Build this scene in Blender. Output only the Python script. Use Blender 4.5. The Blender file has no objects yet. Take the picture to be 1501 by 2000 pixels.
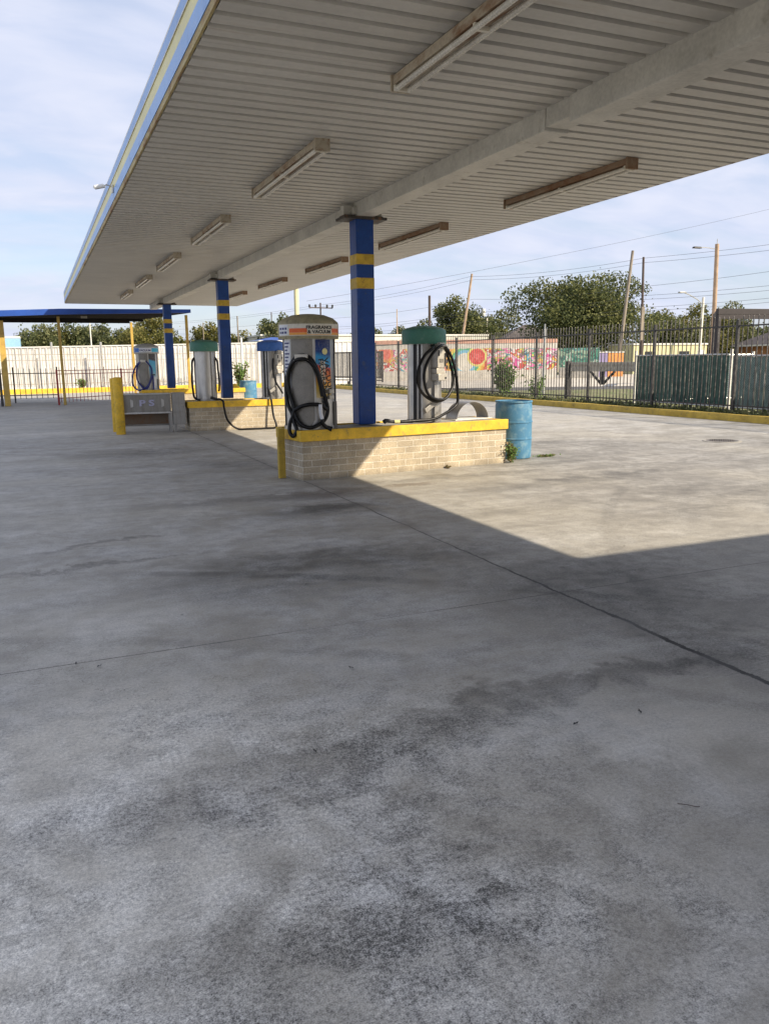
import bpy, math, random
import numpy as np
from mathutils import Vector, Matrix, Euler
R = math.radians
random.seed(7); rng = np.random.default_rng(11)
SC = bpy.context.scene; COL = SC.collection

# ------------------------------------------------------------------ shader helpers
class NT:
    def __init__(s, tree): s.t = tree
    def n(s, typ, ins=None, **at):
        nd = s.t.nodes.new(typ)
        for k, v in at.items(): setattr(nd, k, v)
        for k, v in (ins or {}).items():
            if isinstance(v, bpy.types.NodeSocket): s.t.links.new(v, nd.inputs[k])
            else: nd.inputs[k].default_value = v
        return nd
    def math(s, op, a, b=0.0, c=None, clamp=False):
        d = {0: a, 1: b}
        if c is not None: d[2] = c
        return s.n('ShaderNodeMath', d, operation=op, use_clamp=clamp).outputs[0]
    def mix(s, f, a, b, mode='MIX'):
        a = a if isinstance(a, bpy.types.NodeSocket) else (*a[:3], 1)
        b = b if isinstance(b, bpy.types.NodeSocket) else (*b[:3], 1)
        return s.n('ShaderNodeMix', {0: f, 6: a, 7: b}, data_type='RGBA', blend_type=mode).outputs[2]
    def noise(s, vec, scale, detail=3, rough=.55, dist=0):
        return s.n('ShaderNodeTexNoise', {'Vector': vec, 'Scale': scale, 'Detail': detail, 'Roughness': rough, 'Distortion': dist}).outputs[0]
    def rng(s, v, a, b, c=0., d=1., smooth=False):
        return s.n('ShaderNodeMapRange', {0: v, 1: a, 2: b, 3: c, 4: d}, interpolation_type='SMOOTHSTEP' if smooth else 'LINEAR').outputs[0]
    def vmap(s, vec, loc=(0, 0, 0), rot=(0, 0, 0), sc=(1, 1, 1), typ='POINT'):
        return s.n('ShaderNodeMapping', {0: vec, 1: loc, 2: rot, 3: sc}, vector_type=typ).outputs[0]
    def ramp(s, f, stops, mode='LINEAR'):
        nd = s.n('ShaderNodeValToRGB', {0: f}); cr = nd.color_ramp; cr.interpolation = mode
        while len(cr.elements) > 1: cr.elements.remove(cr.elements[-1])
        cr.elements[0].position = stops[0][0]; cr.elements[0].color = (*stops[0][1], 1)
        for p, c in stops[1:]:
            e = cr.elements.new(p); e.color = (*c, 1)
        return nd.outputs[0]

def newmat(name):
    m = bpy.data.materials.new(name); m.use_nodes = True
    t = m.node_tree; t.nodes.clear(); k = NT(t)
    out = k.n('ShaderNodeOutputMaterial'); b = k.n('ShaderNodeBsdfPrincipled')
    t.links.new(b.outputs[0], out.inputs[0])
    return m, k, b, out

MATS = {}
def paint(name, col, rough=.5, metal=0., var=.25, scale=3., dirt=None, dirt_amt=0., bump=.0, bscale=60., spec=.5, fine=.1):
    """weathered procedural surface"""
    if name in MATS: return MATS[name]
    m, k, b, out = newmat(name)
    tc = k.n('ShaderNodeTexCoord').outputs['Object']
    n1 = k.noise(tc, scale, 3, .6); n2 = k.noise(tc, scale * 14, 2, .6)
    f = k.math('ADD', k.rng(n1, .3, .7, 1 - var, 1 + var * .5), k.rng(n2, .3, .7, -fine, fine))
    c = k.mix(1., (*col,), k.n('ShaderNodeCombineColor', {0: f, 1: f, 2: f}).outputs[0], 'MULTIPLY')
    if dirt is not None:
        d = k.rng(k.noise(tc, scale * 2.3, 4, .68), 1 - dirt_amt - .12, 1 - dirt_amt + .08)
        c = k.mix(d, c, dirt)
        k.t.links.new(k.math('ADD', k.rng(n2, .3, .7, rough - .06, rough + .08), k.math('MULTIPLY', d, .25)), b.inputs['Roughness'])
    else:
        k.t.links.new(k.rng(n2, .3, .7, max(rough - .08, .02), min(rough + .1, 1)), b.inputs['Roughness'])
    k.t.links.new(c, b.inputs['Base Color']); b.inputs['Metallic'].default_value = metal
    b.inputs['Specular IOR Level'].default_value = spec
    if bump:
        bn = k.n('ShaderNodeBump', {'Height': k.noise(tc, bscale, 2, .6), 'Strength': bump, 'Distance': .004})
        k.t.links.new(bn.outputs[0], b.inputs['Normal'])
    MATS[name] = m; return m

def mat_concrete():
    m, k, b, out = newmat('lot_concrete')
    tc = k.n('ShaderNodeTexCoord').outputs['Object']
    sx = k.n('ShaderNodeSeparateXYZ', {0: tc}); X, Y = sx.outputs[0], sx.outputs[1]
    big = k.noise(tc, .33, 2, .6, .4); med = k.noise(tc, 1.7, 5, .70, .4); blot = k.noise(tc, 6.5, 4, .72)
    streak = k.noise(k.vmap(tc, sc=(.35, 1.8, 1)), 1.2, 4, .62, .6)
    grain = k.noise(tc, 64., 3, .82); speck = k.noise(tc, 210., 1, .5)
    # slow wobble used to break up outlines of stains and painted light patches
    wob = k.n('ShaderNodeCombineXYZ', {0: k.math('ADD', X, k.rng(blot, .3, .7, -.14, .14)), 1: k.math('ADD', Y, k.rng(med, .3, .7, -.22, .22)), 2: 0.}).outputs[0]
    def blob(x, y, rx, ry, rot):
        return k.n('ShaderNodeTexGradient', {0: k.vmap(wob, (x, y, 0), (0, 0, R(rot)), (rx, ry, 40), 'TEXTURE')}, gradient_type='SPHERICAL').outputs[0]
    # worn areas where the aggregate shows (rough, speckled) against smooth trowelled skin
    worn = k.math('MAXIMUM', k.rng(blob(.2, 2.2, 2.3, 2.1, 0), .0, .5, 0, 1), .35)
    worn = k.math('MULTIPLY', worn, k.rng(med, .36, .60, .55, 1.25))
    v = k.rng(big, .3, .7, -.15, .12)
    v = k.math('ADD', v, k.rng(med, .32, .70, -.20, .15))
    v = k.math('ADD', v, k.rng(streak, .3, .7, -.17, .11))
    mott = k.rng(blot, .37, .61, -.30, .20, True)
    v = k.math('ADD', v, k.math('MULTIPLY', mott, worn))
    g = k.math('ADD', k.rng(grain, .32, .68, -.58, .60), k.rng(speck, .3, .7, -.36, .40))
    v = k.math('ADD', v, k.math('MULTIPLY', g, worn))
    for s_ in ((.62, 2.72, .75, .34, 5, -.34), (1.35, 2.85, .75, .24, 10, -.42), (2.35, 2.98, 1.1, .17, -3, -.38), (.62, 1.85, .75, .34, 10, -.42), (.35, 2.55, .5, .25, -10, -.22), (.95, 2.25, .35, .2, 20, -.2),
               (2.25, 2.38, .62, .30, -12, .26), (1.5, 2.05, .6, .3, 0, .10), (-.1, 2.7, 1.4, 1.6, 0, .42), (1.0, 1.7, 3.2, 2.6, 0, .16), (.2, 5.0, 1.2, .5, 0, .14),  # the broad pale blobs paint extra skylight onto the near floor
               (2.72, 7.9, .9, .38, 10, -.42), (.35, 7.2, .8, .13, 12, -.36), (.35, 6.45, 1.1, .09, 5, -.30), (1.9, 5.6, 2.0, 1.0, 0, -.34),
               (3.4, 4.3, 1.4, 1.0, 20, -.34), (3.2, 3.1, .6, .5, 0, -.30), (2.1, 8.9, 1.6, .35, 0, -.22), (1.2, 14.5, 1.8, 1.2, 0, -.26),
               (2.6, 12.5, .9, 1.4, 0, -.25), (.6, 19.5, 1.8, 1., 0, .2), (6.2, 8.4, 2.6, .35, 6, -.20), (5.0, 9.45, 1.8, .22, 3, -.22), (9.5, 9.5, 8., 7., 0, -.22), (6.5, 6.6, 2.4, 1.1, 0, -.08), (8.2, 12.4, 3., .5, 4, -.14)):  # the widest blob tones down the sunlit slabs in the colour
        v = k.math('ADD', v, k.rng(blob(*s_[:5]), 0, .7, 0, s_[5], True))
    # tyre marks: dark rubber arcs, broken up
    brk = k.rng(streak, .42, .60, 0, 1)
    for (cx, cy, rad, w_, amt) in ((-3.5, -2.6, 9.55, .10, -.26), (-3.5, -2.6, 8.1, .09, -.20), (14.5, -1.5, 10.6, .11, -.20), (14.5, -1.5, 12.2, .10, -.16), (3.5, 21.5, 7.4, .12, -.2)):
        d_ = k.n('ShaderNodeVectorMath', {0: k.n('ShaderNodeCombineXYZ', {0: X, 1: Y, 2: 0.}).outputs[0], 1: (cx, cy, 0)}, operation='DISTANCE').outputs['Value']
        v = k.math('ADD', v, k.math('MULTIPLY', k.rng(k.math('ABSOLUTE', k.math('SUBTRACT', d_, rad)), w_ * .4, w_, amt, 0), brk))
    f = k.math('MAXIMUM', k.math('ADD', 1.03, v), .22)
    c = k.mix(k.rng(med, .35, .65), (.372, .348, .300), (.378, .368, .345))
    c = k.mix(k.rng(big, .48, .66, 0, .55), c, (.33, .305, .25))
    c = k.mix(1., c, k.n('ShaderNodeCombineColor', {0: f, 1: f, 2: f}).outputs[0], 'MULTIPLY')
    vor = k.n('ShaderNodeTexVoronoi', {'Vector': tc, 'Scale': 1.9}).outputs['Distance']
    c = k.mix(k.rng(vor, .010, .024, .8, 0), c, (.045, .045, .045))
    c = k.mix(k.rng(blob(3.1, 8.9, .9, .45, 5), .1, .8, 0, .6), c, (.10, .075, .055))
    c = k.mix(k.rng(blob(4.2, 9.0, .5, .16, 8), .1, .6, 0, .5), c, (.12, .09, .065))
    # hairline cracks
    wv = k.n('ShaderNodeCombineXYZ', {0: k.math('ADD', X, k.rng(med, .2, .8, -.9, .9)), 1: k.math('ADD', Y, k.rng(blot, .2, .8, -.35, .35)), 2: 0.}).outputs[0]
    ve = k.n('ShaderNodeTexVoronoi', {'Vector': wv, 'Scale': .22}, feature='DISTANCE_TO_EDGE').outputs['Distance']
    ck = k.math('MULTIPLY', k.rng(ve, .0004, .0016, .55, 0), k.rng(big, .47, .53, 0, 1))
    c = k.mix(ck, c, (.05, .048, .045))
    # joints
    wj = k.math('ADD', k.rng(blot, .2, .8, -.012, .012), k.rng(med, .2, .8, -.03, .03)); wj2 = k.rng(grain, .2, .8, -.007, .007)
    dy = k.math('PINGPONG', k.math('ADD', k.math('ADD', Y, wj2), -4.295 + 57.35), 2.8675)
    dx0 = k.math('ABSOLUTE', k.math('SUBTRACT', k.math('ADD', X, k.math('ADD', wj, wj2)), 3.108))
    dx1 = k.math('PINGPONG', k.math('ADD', k.math('ADD', X, wj2), -3.108 + 57.35), 2.8675)
    near = k.rng(Y, 2.2, 6.0, .017, .0015)
    j0 = k.math('MULTIPLY', k.rng(k.math('SUBTRACT', dx0, near), 0, .008, 1, 0), k.rng(streak, .30, .45, .7, 1))
    j1 = k.rng(dy, .002, .007, .75, 0); j2 = k.rng(dx1, .002, .008, .7, 0)
    j = k.math('MAXIMUM', j0, k.math('MULTIPLY', k.math('MAXIMUM', j1, j2), k.rng(streak, .40, .52, .3, 1)))
    c = k.mix(j, c, (.026, .025, .024))
    c = k.mix(k.math('MULTIPLY', k.rng(dx0, .02, .15, .4, 0), k.rng(med, .35, .6, 1, 0)), c, (.10, .10, .10))
    k.t.links.new(c, b.inputs['Base Color'])
    k.t.links.new(k.rng(med, .3, .7, .55, .85), b.inputs['Roughness'])
    bn = k.n('ShaderNodeBump', {'Height': k.noise(tc, 55., 3, .75), 'Strength': .5, 'Distance': .006})
    k.t.links.new(bn.outputs[0], b.inputs['Normal'])
    return m

def mat_soffit():
    m, k, b, out = newmat('soffit_panel_paint')
    tc = k.n('ShaderNodeTexCoord').outputs['Object']
    n1 = k.noise(tc, .7, 3, .6); st = k.noise(k.vmap(tc, sc=(.9, 9, 1)), 1.0, 4, .65); sp = k.noise(tc, 22., 2, .6)
    f = k.math('ADD', k.rng(n1, .3, .7, .88, 1.08), k.math('ADD', k.rng(st, .3, .7, -.09, .07), k.rng(sp, .3, .7, -.04, .04)))
    c = k.mix(1., (.53, .515, .48), k.n('ShaderNodeCombineColor', {0: f, 1: f, 2: f}).outputs[0], 'MULTIPLY')
    c = k.mix(k.rng(st, .60, .74, 0, .55), c, (.33, .27, .20))
    Y = k.n('ShaderNodeSeparateXYZ', {0: tc}).outputs[1]
    c = k.mix(k.rng(k.math('PINGPONG', k.math('ADD', Y, 40.), 1.524), .0, .004, .5, 0), c, (.15, .13, .11))
    k.t.links.new(c, b.inputs['Base Color']); k.t.links.new(k.rng(n1, .3, .7, .42, .6), b.inputs['Roughness'])
    return m

def mat_brick():
    m, k, b, out = newmat('tan_brick')
    uv = k.n('ShaderNodeTexCoord').outputs['UV']; ob = k.n('ShaderNodeTexCoord').outputs['Object']
    uvw = k.n('ShaderNodeVectorMath', {0: uv, 1: k.vmap(k.n('ShaderNodeTexNoise', {'Vector': uv, 'Scale': 9., 'Detail': 3}).outputs[1], (-.003, -.003, 0), sc=(.006, .006, 0))}, operation='ADD').outputs[0]
    br = k.n('ShaderNodeTexBrick', {'Vector': uvw, 'Color1': (.50, .42, .30, 1), 'Color2': (.40, .34, .25, 1), 'Mortar': (.68, .63, .52, 1), 'Scale': 1., 'Mortar Size': .0065, 'Mortar Smooth': .3, 'Bias': -.1, 'Brick Width': .262, 'Row Height': .0885}, offset=.5)
    n1 = k.noise(ob, 60, 5, .7); n2 = k.noise(ob, 3.5, 5, .6)
    f = k.math('MULTIPLY', k.rng(n1, .3, .7, .6, 1.3), k.rng(n2, .3, .7, .72, 1.15))
    c = k.mix(1., br.outputs[0], k.n('ShaderNodeCombineColor', {0: f, 1: f, 2: f}).outputs[0], 'MULTIPLY')
    zz = k.n('ShaderNodeSeparateXYZ', {0: ob}).outputs[2]
    crack = k.rng(k.math('ABSOLUTE', k.math('SUBTRACT', k.noise(ob, 2.2, 6, .7), .5)), .0, .006, 1, 0)
    crack = k.math('MULTIPLY', crack, k.rng(k.noise(ob, 1.3, 2), .55, .62))
    c = k.mix(k.math('MULTIPLY', crack, br.outputs[1]), c, (.03, .028, .025))
    c = k.mix(k.rng(k.math('ADD', zz, k.math('MULTIPLY', n2, .12)), .05, .13, .5, 0), c, (.16, .14, .11))
    k.t.links.new(c, b.inputs['Base Color']); b.inputs['Roughness'].default_value = .9
    h = k.math('ADD', k.math('MULTIPLY', br.outputs[1], -1.), k.math('MULTIPLY', n1, .5))
    k.t.links.new(k.n('ShaderNodeBump', {'Height': h, 'Strength': .7, 'Distance': .006}).outputs[0], b.inputs['Normal'])
    return m

def mat_steel(name, col=(.56, .55, .53), rough=.3, dirt=.35):
    m, k, b, out = newmat(name)
    ob = k.n('ShaderNodeTexCoord').outputs['Object']
    st = k.noise(k.vmap(ob, sc=(60, 60, 1.2)), 1., 4, .6); n2 = k.noise(ob, 5, 6, .65); n3 = k.noise(k.vmap(ob, sc=(9, 9, 1.2)), 1.5, 5, .6)
    c = k.mix(k.rng(n3, .45, .75, 0, dirt), (*col,), (.20, .17, .13)); c = k.mix(k.rng(st, .3, .7, 0, .25), c, (.35, .34, .33))
    k.t.links.new(c, b.inputs['Base Color']); b.inputs['Metallic'].default_value = .88
    k.t.links.new(k.math('ADD', k.rng(st, .3, .7, rough - .08, rough + .12), k.rng(n2, .4, .7, 0, .22)), b.inputs['Roughness'])
    k.t.links.new(k.n('ShaderNodeBump', {'Height': k.noise(ob, 3.2, 3), 'Strength': .25, 'Distance': .02}).outputs[0], b.inputs['Normal'])
    return m

def mat_leaf(name, dark, light, yell=None):
    m, k, b, out = newmat(name)
    ob = k.n('ShaderNodeTexCoord').outputs['Object']; g = k.n('ShaderNodeNewGeometry')
    r = g.outputs['Random Per Island']
    n = k.noise(ob, .45, 4, .6)
    c = k.mix(k.rng(k.math('ADD', k.math('MULTIPLY', r, .6), k.math('MULTIPLY', n, .9)), .45, 1.1), dark, light)
    if yell: c = k.mix(k.rng(k.math('ADD', k.math('MULTIPLY', r, .35), n), .62, .95, 0, .8), c, yell)
    b.inputs['Base Color'].default_value = (*dark, 1); k.t.links.new(c, b.inputs['Base Color']); b.inputs['Roughness'].default_value = .6
    b.inputs['Specular IOR Level'].default_value = .25
    tr = k.n('ShaderNodeBsdfTranslucent', {'Color': c})
    mx = k.n('ShaderNodeMixShader', {0: .38, 1: b.outputs[0], 2: tr.outputs[0]})
    k.t.links.new(mx.outputs[0], out.inputs[0]); return m

def mat_rusty(name, base, rust_lo, rust_hi, scale=6.):
    m, k, b, out = newmat(name)
    ob = k.n('ShaderNodeTexCoord').outputs['Object']
    n = k.noise(k.vmap(ob, sc=(1, .25, 1)), scale, 7, .7, .6); n2 = k.noise(ob, scale * 7, 4, .7)
    rust = k.mix(k.rng(n2, .3, .7), (.16, .07, .03), (.30, .17, .09))
    c = k.mix(k.rng(n, rust_lo, rust_hi), (*base,), rust); c = k.mix(k.rng(n2, .45, .7, 0, .35), c, (.12, .1, .08))
    k.t.links.new(c, b.inputs['Base Color']); k.t.links.new(k.rng(n, .3, .7, .45, .9), b.inputs['Roughness'])
    k.t.links.new(k.n('ShaderNodeBump', {'Height': n2, 'Strength': .3, 'Distance': .003}).outputs[0], b.inputs['Normal'])
    return m

def mat_mural(name, pal, cream, z_lo, spots=(), z_hi=9.):
    """spray-paint mural: wobbly colour fields over a cream wall (object space: u along x, v along z)"""
    m, k, b, out = newmat(name)
    ob = k.n('ShaderNodeTexCoord').outputs['Object']
    n = k.noise(k.vmap(ob, sc=(.8, 1, 1.2)), .95, 3, .5, 1.4)
    n2 = k.noise(k.vmap(ob, (7, 0, 3)), 1.5, 2, .5, 1.)
    c = k.ramp(k.math('ADD', k.math('MULTIPLY', n, .8), k.math('MULTIPLY', n2, .25)), [(.30 + i * (.46 / len(pal)), p) for i, p in enumerate(pal)], 'CONSTANT')
    c2 = k.ramp(n2, [(0., pal[2]), (.4, pal[0]), (.5, (.85, .83, .76)), (.56, pal[-1]), (.62, pal[1])], 'CONSTANT')
    c = k.mix(k.rng(k.noise(ob, .8, 3), .49, .51), c, c2)
    wv = k.math('ABSOLUTE', k.math('SUBTRACT', k.noise(ob, .7, 2, .5, 1.2), .5))
    c = k.mix(k.rng(wv, .012, .02, .75, 0), c, (.05, .06, .07))
    for (x, z, r, stops) in spots:
        g = k.n('ShaderNodeTexGradient', {0: k.vmap(ob, (x, 0, z), (0, 0, 0), (r, 50, r), 'TEXTURE')}, gradient_type='SPHERICAL').outputs[0]
        cc = k.ramp(g, stops, 'CONSTANT'); c = k.mix(k.rng(g, .001, .002), c, cc)
    c = k.mix(k.rng(k.noise(ob, 5., 3, .6), .35, .65, .0, .18), c, cream)
    z = k.n('ShaderNodeSeparateXYZ', {0: ob}).outputs[2]
    zz = k.math('ADD', z, k.math('MULTIPLY', n2, .2))
    c = k.mix(k.rng(zz, z_lo, z_lo + .03, 1, 0), c, cream)
    c = k.mix(k.rng(zz, z_hi, z_hi + .03, 0, 1), c, cream)
    d = k.rng(k.noise(ob, 2.5, 6, .65), .3, .75, .62, 1.05)
    c = k.mix(1., c, k.n('ShaderNodeCombineColor', {0: d, 1: d, 2: d}).outputs[0], 'MULTIPLY')
    k.t.links.new(c, b.inputs['Base Color']); b.inputs['Roughness'].default_value = .8
    return m

def mat_grad(name, stops, axis=2, z0=0., z1=1., rough=.35):
    m, k, b, out = newmat(name)
    ob = k.n('ShaderNodeTexCoord').outputs['Object']; sp = k.n('ShaderNodeSeparateXYZ', {0: ob})
    w = k.math('ADD', sp.outputs[axis], k.math('MULTIPLY', sp.outputs[0], .35))
    c = k.ramp(k.rng(w, z0, z1), stops)
    c = k.mix(k.rng(k.noise(ob, 30, 5, .7), .5, .75, 0, .45), c, (.35, .33, .30))
    k.t.links.new(c, b.inputs['Base Color']); b.inputs['Roughness'].default_value = rough; return m

# ------------------------------------------------------------------ mesh helpers
class MB:
    def __init__(s): s.v = []; s.f = []; s.mi = []; s.m = 0
    def add(s, vs, fs, M=None):
        o = len(s.v)
        if M is not None: vs = [tuple(M @ Vector(p)) for p in vs]
        s.v += [tuple(p) for p in vs]; s.f += [tuple(i + o for i in f) for f in fs]; s.mi += [s.m] * len(fs); return s
    def box(s, c, d, M=None, rz=0, taper=1.):
        x, y, z = d[0] / 2, d[1] / 2, d[2] / 2; q = []
        for k_, t in ((-z, 1), (z, taper)):
            for a, b_ in ((-x, -y), (x, -y), (x, y), (-x, y)): q.append((a * t, b_ * t, k_))
        T = Matrix.Translation(c) @ Matrix.Rotation(rz, 4, 'Z')
        if M is not None: T = M @ T
        return s.add(q, [(3, 2, 1, 0), (4, 5, 6, 7), (0, 1, 5, 4), (1, 2, 6, 5), (2, 3, 7, 6), (3, 0, 4, 7)], T)
    def bb(s, a, b):
        return s.box([(a[i] + b[i]) / 2 for i in range(3)], [abs(b[i] - a[i]) for i in range(3)])
    def tube(s, pts, r, seg=8, cap=True, closed=False):
        P = [Vector(p) for p in pts]; n = len(P); rr = r if hasattr(r, '__len__') else [r] * n
        vs = []; up = None
        for i, p in enumerate(P):
            a = P[i - 1] if i > 0 else (P[-1] if closed else P[0]); b_ = P[i + 1] if i < n - 1 else (P[0] if closed else P[-1])
            t = (b_ - a).normalized()
            if up is None:
                up = Vector((0, 0, 1)) if abs(t.z) < .9 else Vector((1, 0, 0))
            u = (up - t * up.dot(t)).normalized(); w = t.cross(u); up = u
            for j in range(seg):
                an = 2 * math.pi * j / seg; vs.append(p + (u * math.cos(an) + w * math.sin(an)) * rr[i])
        fs = []
        for i in range(n if closed else n - 1):
            i2 = (i + 1) % n
            for j in range(seg):
                j2 = (j + 1) % seg; fs.append((i * seg + j, i * seg + j2, i2 * seg + j2, i2 * seg + j))
        if cap and not closed:
            fs.append(tuple(range(seg - 1, -1, -1))); fs.append(tuple((n - 1) * seg + j for j in range(seg)))
        return s.add(vs, fs)
    def cyl(s, a, b_, r0, r1=None, seg=16): return s.tube([a, b_], [r0, r0 if r1 is None else r1], seg)
    def lathe(s, prof, seg=40, c=(0, 0, 0)):
        vs = []; fs = []; n = len(prof)
        for r, z in prof:
            for j in range(seg):
                a = 2 * math.pi * j / seg; vs.append((c[0] + r * math.sin(a), c[1] - r * math.cos(a), c[2] + z))
        for i in range(n - 1):
            for j in range(seg):
                j2 = (j + 1) % seg; fs.append((i * seg + j, i * seg + j2, (i + 1) * seg + j2, (i + 1) * seg + j))
        fs.append(tuple(range(seg - 1, -1, -1))); fs.append(tuple((n - 1) * seg + j for j in range(seg)))
        return s.add(vs, fs)
    def arc(s, r, t, a0, a1, z0, z1, seg=None, shape=None):
        """curved plate round the z axis: angles in degrees from the front (-Y) towards +X"""
        seg = seg or max(2, int(abs(a1 - a0) / 5)); vs = []
        for i in range(seg + 1):
            u = i / seg; a = R(a0 + (a1 - a0) * u); lo, hi = (z0, z1) if shape is None else shape(u, z0, z1)
            for q in (r, r + t):
                for z in (lo, hi): vs.append((q * math.sin(a), -q * math.cos(a), z))
        fs = [(0, 1, 3, 2), (4 * seg + 2, 4 * seg + 3, 4 * seg + 1, 4 * seg)]
        for i in range(seg):
            o = 4 * i; p = o + 4
            fs += [(o + 2, o + 3, p + 3, p + 2), (o + 1, o, p, p + 1), (o + 3, o + 1, p + 1, p + 3), (o, o + 2, p + 2, p)]
        return s.add(vs, fs)
    def build(s, name, mat, parent=None, bevel=0., smooth=True, world=False):
        me = bpy.data.meshes.new(name); me.from_pydata(s.v, [], s.f)
        for m_ in (mat if isinstance(mat, (list, tuple)) else [mat]): me.materials.append(m_)
        if isinstance(mat, (list, tuple)): me.polygons.foreach_set('material_index', s.mi)
        uvl = me.uv_layers.new(name='UVMap')
        for p in me.polygons:
            n = p.normal; ax = max(range(3), key=lambda i: abs(n[i]))
            for li in p.loop_indices:
                co = me.vertices[me.loops[li].vertex_index].co
                uvl.data[li].uv = ((co.y, co.z) if ax == 0 else (co.x, co.z) if ax == 1 else (co.x, co.y))
        if smooth:
            me.polygons.foreach_set('use_smooth', [True] * len(me.polygons)); me.set_sharp_from_angle(angle=R(38))
        me.update()
        o = bpy.data.objects.new(name, me); COL.objects.link(o)
        if parent is not None:
            o.parent = parent
            if world:
                o.matrix_parent_inverse = Matrix.LocRotScale(parent.location, parent.rotation_euler, None).inverted()
        if bevel:
            bv = o.modifiers.new('bevel', 'BEVEL'); bv.width = bevel; bv.segments = 2; bv.limit_method = 'ANGLE'
        return o

def tag(o, label=None, cat=None, group=None, kind=None):
    for k_, v in (('label', label), ('category', cat), ('group', group), ('kind', kind)):
        if v: o[k_] = v
    return o
def thing(name, label, cat, loc=(0, 0, 0), rz=0., group=None):
    o = bpy.data.objects.new(name, None); COL.objects.link(o); o.empty_display_size = .2
    o.location = loc; o.rotation_euler = (0, 0, rz); return tag(o, label, cat, group)
def copy_thing(src, label, loc, rz=0.):
    r = src.copy(); COL.objects.link(r); r.location = loc; r.rotation_euler = (0, 0, rz); r['label'] = label
    for ch in list(src.children):
        c = ch.copy(); COL.objects.link(c); c.parent = r
        for g in ch.children:
            d = g.copy(); COL.objects.link(d); d.parent = c
    return r
def struct(name, mb, mat, **k): return tag(mb.build(name, mat, **k), kind='structure')

def text_verts(body, size, extrude=.002, bold=0.):
    cu = bpy.data.curves.new('lettering', 'FONT'); cu.body = body; cu.size = size; cu.extrude = extrude; cu.align_x = 'CENTER'; cu.align_y = 'CENTER'; cu.offset = bold; cu.resolution_u = 3
    o = bpy.data.objects.new('lettering', cu); COL.objects.link(o)
    dg = bpy.context.evaluated_depsgraph_get(); me = bpy.data.meshes.new_from_object(o.evaluated_get(dg))
    vs = [tuple(v.co) for v in me.vertices]; fs = [tuple(p.vertices) for p in me.polygons]
    bpy.data.objects.remove(o); bpy.data.curves.remove(cu); bpy.data.meshes.remove(me)
    return vs, fs
def text_on_cyl(mb, body, size, r, ang, z, vertical=False, bold=0., tilt=0., sx=1.):
    vs, fs = text_verts(body, size, .0015, bold); q = []
    for x, y, e in vs:
        x *= sx
        if vertical: x, y = y, -x
        if tilt: x, y = x * math.cos(tilt) - y * math.sin(tilt), x * math.sin(tilt) + y * math.cos(tilt)
        a = R(ang) + x / r; rr = r + e; q.append((rr * math.sin(a), -rr * math.cos(a), z + y))
    mb.add(q, fs); return mb
def spline(pts, n=6):
    P = [Vector(p) for p in pts]; out = []
    for i in range(len(P) - 1):
        p0 = P[max(i - 1, 0)]; p1 = P[i]; p2 = P[i + 1]; p3 = P[min(i + 2, len(P) - 1)]
        for j in range(n):
            t = j / n; out.append(.5 * ((2 * p1) + (p2 - p0) * t + (2 * p0 - 5 * p1 + 4 * p2 - p3) * t * t + (3 * p1 - p0 - 3 * p2 + p3) * t ** 3))
    out.append(P[-1]); return out

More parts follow.
